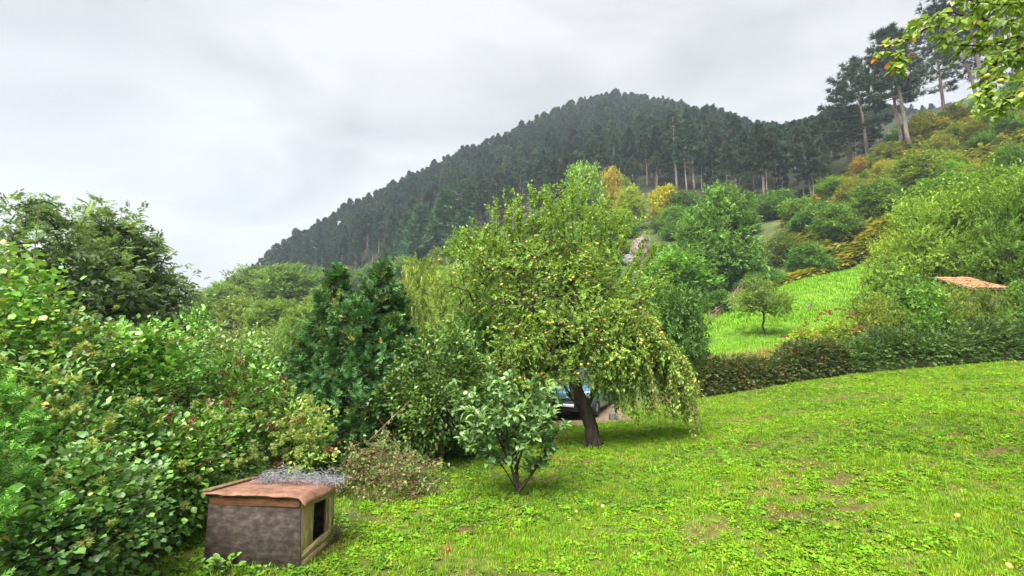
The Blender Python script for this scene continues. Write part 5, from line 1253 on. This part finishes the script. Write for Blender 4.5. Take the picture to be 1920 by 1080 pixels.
# roof deck, felt with a curled edge, edge board
def roof_z(y): return .862 - (y + .05) * (.115 / .95)
a = Acc(); y0, y1 = -.03, DP + .06
a.add([[-W2-.03,y0,roof_z(y0)],[W2+.02,y0,roof_z(y0)],[W2+.02,y1,roof_z(y1)],[-W2-.03,y1,roof_z(y1)],[-W2-.03,y0,roof_z(y0)+.018],[W2+.02,y0,roof_z(y0)+.018],[W2+.02,y1,roof_z(y1)+.018],[-W2-.03,y1,roof_z(y1)+.018]], BOXF, (.6,.6,.55)); rfk = link('roof', a.mesh('roof_deck', M_OLDWOOD_X), ke)
nx, ny = 46, 30; fx_ = np.linspace(-W2 - .05, W2 + .10, nx); fy_ = np.linspace(-.075, DP + .09, ny); FX, FY = np.meshgrid(fx_, fy_)
edge = np.clip((-.02 - FY) / .055, 0, 1); er = np.clip((FX - W2 - .02) / .08, 0, 1)
curl = .024 * (vnoise(FX * 7, FX * 0 + 2, 3, 2) - .62) * 1.6
FZ = roof_z(FY) + .026 + .006 * (vnoise(FX * 6, FY * 6, 12, 3) - .5) + edge * (curl - .020) - er * (.10 + .03 * vnoise(FY * 8, FY * 0, 6, 2)) * (1 - .75 * smooth(.3, .95, FY)) + er * .012
FYy = FY + edge * .012 * (vnoise(FX * 9, FX * 0 + 5, 7, 2) - .5)
vt = np.stack([FX, FYy, FZ], 2).reshape(-1, 3); ii = np.arange(nx * ny).reshape(ny, nx)
ff_ = np.stack([ii[:-1, :-1], ii[:-1, 1:], ii[1:, 1:], ii[1:, :-1]], 2).reshape(-1, 4)
fo_ = link('roof_felt', tri_mesh('roof_felt', vt, ff_, None, [M_FELT], smooth=True), rfk); sd = fo_.modifiers.new('thick', 'SOLIDIFY'); sd.thickness = .006
kbox('edge_board', (-W2 - .075, -.03, -.012), (-W2 + .03, DP + .05, .012), M_OLDWOOD, (.42,.40,.34), rfk, taper=lambda v: v + np.stack([v[:, 0]*0, v[:, 1]*0, roof_z(v[:, 1]) + .04], 1))
tag(ke, 'old wooden dog kennel with dark front panel and reddish felt roof on the grass', 'kennel')
# roll of chicken wire on the roof
M_WIRE = noise_mat('galvanised_wire', (.16,.165,.18), (.36,.37,.40), 12, .5, bump=0, metallic=.5, spec=.5)
a = Acc(); rw = np.random.default_rng(7)
for i in range(330):
    x = rw.uniform(-.36, .78); wdt = 1 - .55 * abs((x - .2) / .6) ** 3; y = .62 + rw.normal() * .10; z0 = roof_z(y) + .035
    n_ = 6; ph = rw.uniform(0, 6.28); q = np.linspace(0, 1, n_); L_ = rw.uniform(.08, .22)
    d = np.array([rw.normal(), rw.normal() * .6, rw.normal() * .25]); d /= np.linalg.norm(d); zz = z0 + abs(rw.normal()) * .07 * wdt
    pts = np.array([x, y, zz]) + d * L_ * (q[:, None] - .5) + np.stack([np.sin(q*7+ph)*.012, np.cos(q*5+ph)*.012, np.sin(q*9+ph)*.010 + .03*np.sin(q*math.pi)], 1)
    pts[:, 2] = np.maximum(pts[:, 2], roof_z(np.clip(pts[:, 1], -1, DP + .09)) + .032)
    polytube(a, pts, .0022 + .001 * rw.random(), 3, cap=False)
wr = empty('wire_roll', Matrix.LocRotScale(Vector((-3.0, 5.72, kz)), Matrix.Rotation(R(-5), 3, 'Z').to_quaternion(), Vector((1, 1, .96))) @ Vector((.1, .62, roof_z(.62) + .03)), R(-5)); off = np.array((.1, .62, roof_z(.62) + .03))
V, F, C = a.arrays(); wm = link('wire', tri_mesh('wire_tangle', V - off, F, None, [M_WIRE]), wr); wm['kind'] = 'stuff'
# hexagon netting wound in a loose coil
a = Acc()
for u_ in range(0, 34, 2):
    for w_ in range(14):
        th = w_ / 14 * 6.28 * 1.0; x = -.34 + u_ * .033 + (w_ % 2) * .0165; rr = .055 * (1 - .4 * abs((x - .2) / .6) ** 2) * (1 + .15 * math.sin(u_ * .9))
        p0 = np.array([x, .63 + rr * 1.9 * math.cos(th), roof_z(.63) + .05 + rr * .75 * (1 + math.sin(th))]); th2 = (w_ + 1) / 14 * 6.28; x2 = x + (.0165 if w_ % 2 == 0 else -.0165)
        p1 = np.array([x2, .63 + rr * 1.9 * math.cos(th2), roof_z(.63) + .05 + rr * .75 * (1 + math.sin(th2))])
        j = rw.normal(size=3) * .004; polytube(a, [p0 + j, p1 + j], .0015, 3, cap=False); polytube(a, [p0 + j, p0 + j + np.array([.014, 0, 0])], .0015, 3, cap=False)
V, F, C = a.arrays(); nm = link('netting', tri_mesh('netting', V - off, F, None, [M_WIRE]), wr); nm['kind'] = 'stuff'
tag(wr, 'tangled roll of grey chicken wire lying on the kennel roof', 'wire mesh')
# broad weeds at the kennel foot and a creeper at its corner
rwd = np.random.default_rng(19)
WL = leaf_variants(tpl_leaf(.36, .06, .2), (.09,.20,.03), (.15,.28,.04), 5, M_GLOSS, 41)
def weed_plant(x, y, n, size, h, label):
    e = empty('weed_plant', (x, y, h1(x, y))); a = rwd.uniform(0, 6.28, n); r = rwd.uniform(.02, .16, n)
    P = np.stack([r*np.cos(a), r*np.sin(a), rwd.uniform(.3, 1, n)*h], 1); D = np.stack([np.cos(a), np.sin(a), rwd.uniform(0, .9, n)], 1)
    leaf_objects(e, WL, P, frames(D, roll=rwd.normal(size=n)*.3), size*rwd.uniform(.7, 1.3, n), rwd)
    s = Acc()
    for p in P: polytube(s, [(0,0,-.01), p*np.array([.5,.5,.7]), p], .003, 3, cap=False)
    link('stem', s.mesh('weed_stem', M_TWIG), e); return tag(e, label, 'weed')
weed_plant(-3.2, 5.58, 26, .085, .20, 'broad-leaved weed growing against the foot of the kennel front')
weed_plant(-3.55, 5.6, 16, .07, .14, 'small weed at the left foot of the kennel front')
weed_plant(-2.75, 5.62, 14, .06, .12, 'low weed near the right foot of the kennel front')
weed_plant(-3.95, 5.25, 18, .09, .18, 'leafy weed on the grass left of the kennel')
weed_plant(-2.3, 6.45, 14, .055, .34, 'thin creeper climbing beside the kennel opening')

# ------------------------------------------------------------------ car under the trees
def pm(name, col, rough=.4, metal=0.0, coat=0.0, spec=.5):
    m, nt, out = new_mat(name); p = nt.nodes.new('ShaderNodeBsdfPrincipled')
    nz = nt.nodes.new('ShaderNodeTexNoise'); nz.inputs['Scale'].default_value = 30; mr = nt.nodes.new('ShaderNodeMapRange'); mr.inputs[3].default_value = max(.02, rough - .06); mr.inputs[4].default_value = rough + .08
    nt.links.new(nz.outputs['Fac'], mr.inputs[0]); nt.links.new(mr.outputs[0], p.inputs['Roughness'])
    p.inputs['Base Color'].default_value = (*col, 1); p.inputs['Metallic'].default_value = metal; p.inputs['Coat Weight'].default_value = coat; p.inputs['Specular IOR Level'].default_value = spec
    nt.links.new(p.outputs[0], out.inputs['Surface']); return m
M_PAINT = pm('car_paint', (.05,.165,.24), .35, .2, .8); M_PLASTIC = pm('black_plastic', (.012,.013,.016), .5); M_GLASS = pm('car_glass', (.02,.03,.035), .05, 0, .5, .8); M_RUB = pm('rubber', (.015,.015,.016), .8)
M_RIM = pm('rim', (.5,.5,.52), .35, .8); M_LAMP = pm('lamp_glass', (.75,.75,.75), .1, 0, 1); M_WHITE = pm('plate_white', (.75,.76,.78), .4); M_BLUE = pm('plate_blue', (.02,.06,.35), .4); M_INK = pm('plate_ink', (.02,.02,.02), .5)
cb = at(1092, 788, 17.6); ce = empty('parked_car', (cb[0] + .42, 19.5, h1(cb[0] + .8, 18.8) + .03), R(-27))
# side profile: the car points along -Y; stations: y, sill, belt height, half width, roof height, roof half width
ST = [(-2.05,.42,.78,.62,None,0),(-1.98,.30,.90,.76,None,0),(-1.6,.24,.98,.84,None,0),(-1.1,.22,1.06,.87,1.06,.80),(-.35,.22,1.08,.88,1.62,.66),(.5,.22,1.09,.88,1.70,.67),(1.4,.23,1.09,.87,1.68,.66),(1.95,.28,1.06,.83,1.52,.64),(2.05,.36,1.0,.78,1.06,.72)]
low = Acc(); V = []
for (y, s, b, w, rf_, rw_) in ST:
    half = [(w*.90, s), (w*.99, s+.16), (w, (s+b)*.5), (w*.97, b-.08), (w*.90, b)]
    top = [(w*.55, b + .035), (0, b + .05)]
    ring = half + top
    V.append([(x, y, z) for x, z in ring] + [(-x, y, z) for x, z in ring[-2::-1]])
V = np.array(V); ns, nk = V.shape[:2]; F = []
for i in range(ns - 1):
    for j in range(nk - 1): a_, b_ = i*nk+j, i*nk+j+1; F += [[a_, b_, b_+nk], [a_, b_+nk, a_+nk]]
Vf = V.reshape(-1, 3); nV = len(Vf); Vf = np.concatenate([Vf, [V[0].mean(0)], [V[-1].mean(0)]])
for j in range(nk - 1): F += [[nV, j+1, j], [nV+1, (ns-1)*nk+j, (ns-1)*nk+j+1]]
low.add(Vf, F); body = link('body', low.mesh('car_body', M_PAINT, True), ce)
gh = Acc(); G = []
for (y, s, b, w, rf_, rw_) in ST[3:]:
    G.append([(w*.90, y, b - .01), (rw_ + (w*.9 - rw_)*.15, y, b + (rf_ - b)*.85), (rw_*.8, y, rf_), (0, y, rf_ + .02), (-rw_*.8, y, rf_), (-(rw_ + (w*.9 - rw_)*.15), y, b + (rf_ - b)*.85), (-w*.90, y, b - .01)])
G = np.array(G); gF = []; wsF = []; rfF = []
for i in range(len(G) - 1):
    for j in range(6):
        a_, b_ = i*7+j, i*7+j+1; t_ = [[a_, b_, b_+7], [a_, b_+7, a_+7]]
        (wsF if i == 0 else gF if j in (0, 5) and i < 4 else rfF).extend(t_)
for nm_, fs, mt in (('windscreen', wsF, M_GLASS), ('side_windows', gF, M_GLASS), ('roof', rfF, M_PAINT)):
    a = Acc(); a.add(G.reshape(-1, 3), fs); link(nm_, a.mesh(nm_, mt, nm_ == 'roof'), ce)
def cbox(nm, lo, hi, mt, parent=None, bev=.02):
    a = Acc(); a.add(box_v(lo, hi), BOXF); o = link(nm, a.mesh(nm, mt), parent or ce); b = o.modifiers.new('edge', 'BEVEL'); b.width = bev; b.segments = 2; return o
bm_ = cbox('front_bumper', (-.80, -2.13, .22), (.80, -1.9, .60), M_PLASTIC, bev=.07)
cbox('bumper_strip', (-.74, -2.145, .50), (.74, -2.1, .545), pm('dark_grey_plastic', (.05,.05,.055), .45), bm_, .01)
for s in (-1, 1):
    cbox('pillar', (s*.80 - .03, -.42, 1.06), (s*.80 + .03, -.36, 1.10), M_PAINT)
    h_ = Acc(); h_.add(np.array([(s*.42,-2.075,.66),(s*.74,-1.99,.68),(s*.78,-1.82,.95),(s*.52,-2.00,.93)]) + np.array([0, -.02, .0]), [[0,1,2],[0,2,3]]); hl = link('headlight', h_.mesh('headlight', M_LAMP), ce); so = hl.modifiers.new('thick', 'SOLIDIFY'); so.thickness = .03; so.offset = 0
    mi = cbox('wing_mirror', (s*.92 - .09, -.98, 1.10), (s*.92 + .09, -.86, 1.28), M_PLASTIC, bev=.035)
    for yy in (-1.32, 1.32):
        a = Acc(); q = np.linspace(0, 6.2832, 21)[:-1]; prof = [(.20, .10), (.30, .105), (.325, .08), (.325, -.08), (.30, -.105), (.20, -.10)]; Vw = np.array([[(xx, yy + rr*math.cos(t), .325 + rr*math.sin(t)) for rr, xx in prof] for t in q]); fw = []
        for i in range(20):
            for j in range(5): a_, b_ = i*6+j, i*6+j+1; c_ = ((i+1) % 20)*6+j; fw += [[a_, b_, c_+1], [a_, c_+1, c_]]
        a.add(Vw.reshape(-1, 3) + np.array([s*.80, 0, 0]), fw); wh = link('wheel', a.mesh('tyre', M_RUB, True), ce)
        a = Acc(); xx = s*(.80 + .085)
        for sp_i in range(10):
            t0, t1 = sp_i*.6283 + .05, sp_i*.6283 + .50; a.add([(xx, yy, .325), (xx - s*.01, yy + .215*math.cos(t0), .325 + .215*math.sin(t0)), (xx - s*.01, yy + .215*math.cos(t1), .325 + .215*math.sin(t1))], [[0,1,2]])
        rm_ = link('rim', a.mesh('rim', M_RIM), wh); so = rm_.modifiers.new('thick', 'SOLIDIFY'); so.thickness = .02
pl = cbox('number_plate', (-.26, -2.162, .385), (.26, -2.146, .495), M_WHITE, bm_, .004)
cbox('plate_band', (-.258, -2.166, .388), (-.215, -2.163, .492), M_BLUE, pl, .001) if False else None
a = Acc(); a.add(box_v((-.258, -2.1655, .388), (-.215, -2.1625, .492)), BOXF); link('country_band', a.mesh('plate_band', M_BLUE), bm_)
a = Acc(); q = np.linspace(0, 6.2832, 17); polytube(a, np.stack([.085*np.cos(q), q*0 - 2.083, .80 + .085*np.sin(q)], 1), .011, 6, cap=False); polytube(a, [(-.045, -2.08, .80), (0, -2.085, .85), (.045, -2.08, .80), (0, -2.085, .75), (-.045, -2.08, .80)], .009, 5); link('emblem', a.mesh('emblem', M_RIM), ce)
cbox('front_grille', (-.36, -2.10, .63), (.36, -2.03, .675), M_PLASTIC, bev=.01)
tag(ce, 'blue car with dark bumper parked in the shade behind the apple trunk', 'car')
# low concrete stub beside the track
a = Acc(); a.add(box_v((-.14,-.12,-.1),(.14,.12,.26)) + rk.normal(size=(8,3))*.02, BOXF); st_ = link('stone_block', a.mesh('stone_block', M_ROCK2), None, (at(1150, 796, 17)[0], 17.0, h1(at(1150, 796, 17)[0], 17))); b = st_.modifiers.new('edge', 'BEVEL'); b.width = .04; b.segments = 2
tag(st_, 'small grey stone block beside the car on the track edge', 'stone block')

# ------------------------------------------------------------------ tree overhanging at the upper right
ro = np.random.default_rng(52); tb = (9.6, 5.6); tz_ = h1(*tb); e = empty('overhanging_tree', (tb[0], tb[1], tz_)); o0 = np.array(e.location); acc = Acc(); LP = []; LD = []; LC = []
top = np.array([9.2, 5.7, 6.6]); polytube(acc, np.array([(9.6,5.6,tz_-.2),(9.5,5.6,3),(9.3,5.65,5),top]) - o0, [.2,.16,.12,.08], 9)
limbs = [((1960,-60,6.2),(1860,20,6.1),(1760,45,6.0),(1705,70,6.0),(1640,102,5.9)),((1960,20,6.0),(1900,40,5.8),(1840,35,5.7),(1780,20,5.7),(1722,38,5.6)),((1980,90,5.6),(1920,90,5.5),(1870,110,5.4),(1850,150,5.4),(1845,175,5.4)),((1980,140,5.2),(1940,150,5.2),(1900,175,5.1),(1880,195,5.1)),
         ((1990,40,6.6),(1930,10,6.5),(1860,-10,6.4),(1790,-10,6.4)),((1705,70,6.0),(1690,100,5.95),(1682,130,5.9)),((1980,60,6.0),(1900,70,5.9),(1830,90,5.9),(1770,75,5.8)),((2000,-20,5.5),(1940,-20,5.4),(1880,10,5.3),(1820,0,5.3)),((2000,120,6.0),(1950,110,6.0),(1900,120,6.0),(1860,90,6.0))]
for li, lm in enumerate(limbs):
    P = np.array([at(*t) for t in lm])
    if li != 5: P = np.concatenate([[top * .5 + np.array([9.4, 5.6, 5.2]) * .5], P])
    q = np.linspace(0, len(P) - 1, 20); pts = np.stack([np.interp(q, np.arange(len(P)), P[:, i]) for i in range(3)], 1) + ro.normal(size=(20, 3)) * .012
    polytube(acc, pts - o0, np.linspace(.035 if li != 5 else .008, .004, 20), 6, cap=False)
    j0 = 2 if li != 5 else 8
    for j in range(j0, 20):
        n_tw = (2 if j % 2 else 3) if li not in (0, 5) else (1 if j < 13 else 2)
        for t in range(n_tw):
            d = unit(unit(pts[min(j+1, 19)] - pts[j-1]) * .6 + ro.normal(size=3) * .6 + np.array([0, 0, -.25])); L_ = ro.uniform(.08, .35) * (1 if li not in (0, 5) else .45)
            polytube(acc, np.array([pts[j], pts[j] + d*L_]) - o0, [.006, .002], 3, cap=False); m = int(L_/.036) + 2
            for z_ in range(m):
                LP.append(pts[j] + d*L_*(z_+.7)/m - o0); LD.append(d*.5 + ro.normal(size=3)*.5 + np.array([0, 0, -.35])); LC.append(1 if li in (0, 5) and ro.random() < .28 else 0)
LP = np.array(LP); LD = np.array(LD); LC = np.array(LC); m = len(LP); S = ro.uniform(.06, .105, m); M = frames(LD, roll=ro.normal(size=m)*.4)
link('trunk', acc.mesh('overhang_trunk', M_BARK), e)
OB, OB2 = (.13,.19,.055), (.22,.27,.08); vis = np.argsort(((LP + o0)[:, 0] / (LP + o0)[:, 1]) + .1*ro.normal(size=m)); a_ = vis[:260]; b_ = vis[260:]
gL = leaf_variants(BROADL, OB, OB2, 6, M_LEAF, 91); oL = leaf_variants(BROADL, (.5,.16,.05), (.45,.25,.06), 3, M_LEAF, 92)
leaf_objects(e, gL, LP[a_][LC[a_] == 0], M[a_][LC[a_] == 0], S[a_][LC[a_] == 0], ro); leaf_objects(e, oL, LP[a_][LC[a_] == 1], M[a_][LC[a_] == 1], S[a_][LC[a_] == 1], ro)
ac = Acc(); ac.add(*scatter(BROADL, LP[b_], M[b_], S[b_], palette(ro, len(b_), OB, OB2, .2))); f = link('foliage', ac.mesh('overhang_leaves', M_LEAF), e); f['kind'] = 'stuff'
for i, t in enumerate(((1851,143,5.4),(1876,152,5.3),(1880,110,5.4))):
    o = link('apple', APPLES[0], e, at(*t) - o0); o.scale = (.036,)*3
tag(e, 'leafy fruit tree branches with some orange leaves hanging in at the upper right', 'fruit tree')

# ------------------------------------------------------------------ windfalls on the lawn
def windfall(px, py, Y, s, mat, label, leaf=False):
    p = at(px, py, Y); 
    for _ in range(6):       # slide to where the view line meets the ground
        g_ = h1(p[0], p[1]); Y = Y * (CAM_Z - g_ - s) / max(CAM_Z - p[2], .1); p = at(px, py, Y)
    if leaf:
        o = link('fallen_leaf', leaf_variants(OVAL, mat, mat, 1, M_LEAF, int(px))[0], None, (p[0], p[1], h1(p[0], p[1]) + .05)); o.scale = (s,)*3; o.rotation_euler = (.3, .2, px)
    else:
        o = link('fallen_apple', bpy.data.meshes.new_from_object(bpy.data.objects['apple']), None, (p[0], p[1], h1(p[0], p[1]) + s * .8)); o.data.materials.clear(); o.data.materials.append(mat); o.scale = (s,)*3; o.rotation_euler = (.8, .3, px)
    return tag(o, label, 'leaf' if leaf else 'apple')
M_RED = noise_mat('red_apple', (.22,.02,.03), (.36,.06,.05), 5, .35, bump=0, spec=.5); M_YEL = noise_mat('yellow_apple', (.5,.33,.08), (.6,.42,.1), 5, .4, bump=0); M_PNK = noise_mat('pink_apple', (.55,.25,.12), (.6,.4,.2), 5, .4, bump=0)
windfall(840, 1030, 5.9, .036, M_RED, 'dark red windfall apple on bare soil in the foreground')
windfall(1130, 949, 7.4, .036, M_PNK, 'pinkish windfall apple on the lawn right of the young plum tree')
windfall(1892, 1060, 5.2, .034, M_YEL, 'yellow windfall apple at the bottom right of the lawn')
windfall(1795, 966, 6.4, .034, M_YEL, 'pale yellow windfall apple in the middle of the right lawn')
windfall(1868, 902, 7.5, .075, (.6,.22,.04), 'orange fallen leaf on the right of the lawn', True)
windfall(1081, 959, 7.2, .03, M_YEL, 'small pale windfall apple left of the pinkish one')

# ------------------------------------------------------------------ haze
hz = Acc(); hz.add(box_v((-630, -125, -60), (630, 710, 205)), BOXF)
def haze_mat(dens):
    m, nt, out = new_mat('haze'); p = nt.nodes.new('ShaderNodeVolumePrincipled')
    p.inputs['Color'].default_value = (.74, .87, 1.0, 1); p.inputs['Density'].default_value = dens; p.inputs['Anisotropy'].default_value = .2
    nt.links.new(p.outputs[0], out.inputs['Volume']); return m
tag(link('haze', hz.mesh('haze', haze_mat(.0005))), 'faint blue-grey haze in the valley air', None, kind='stuff')
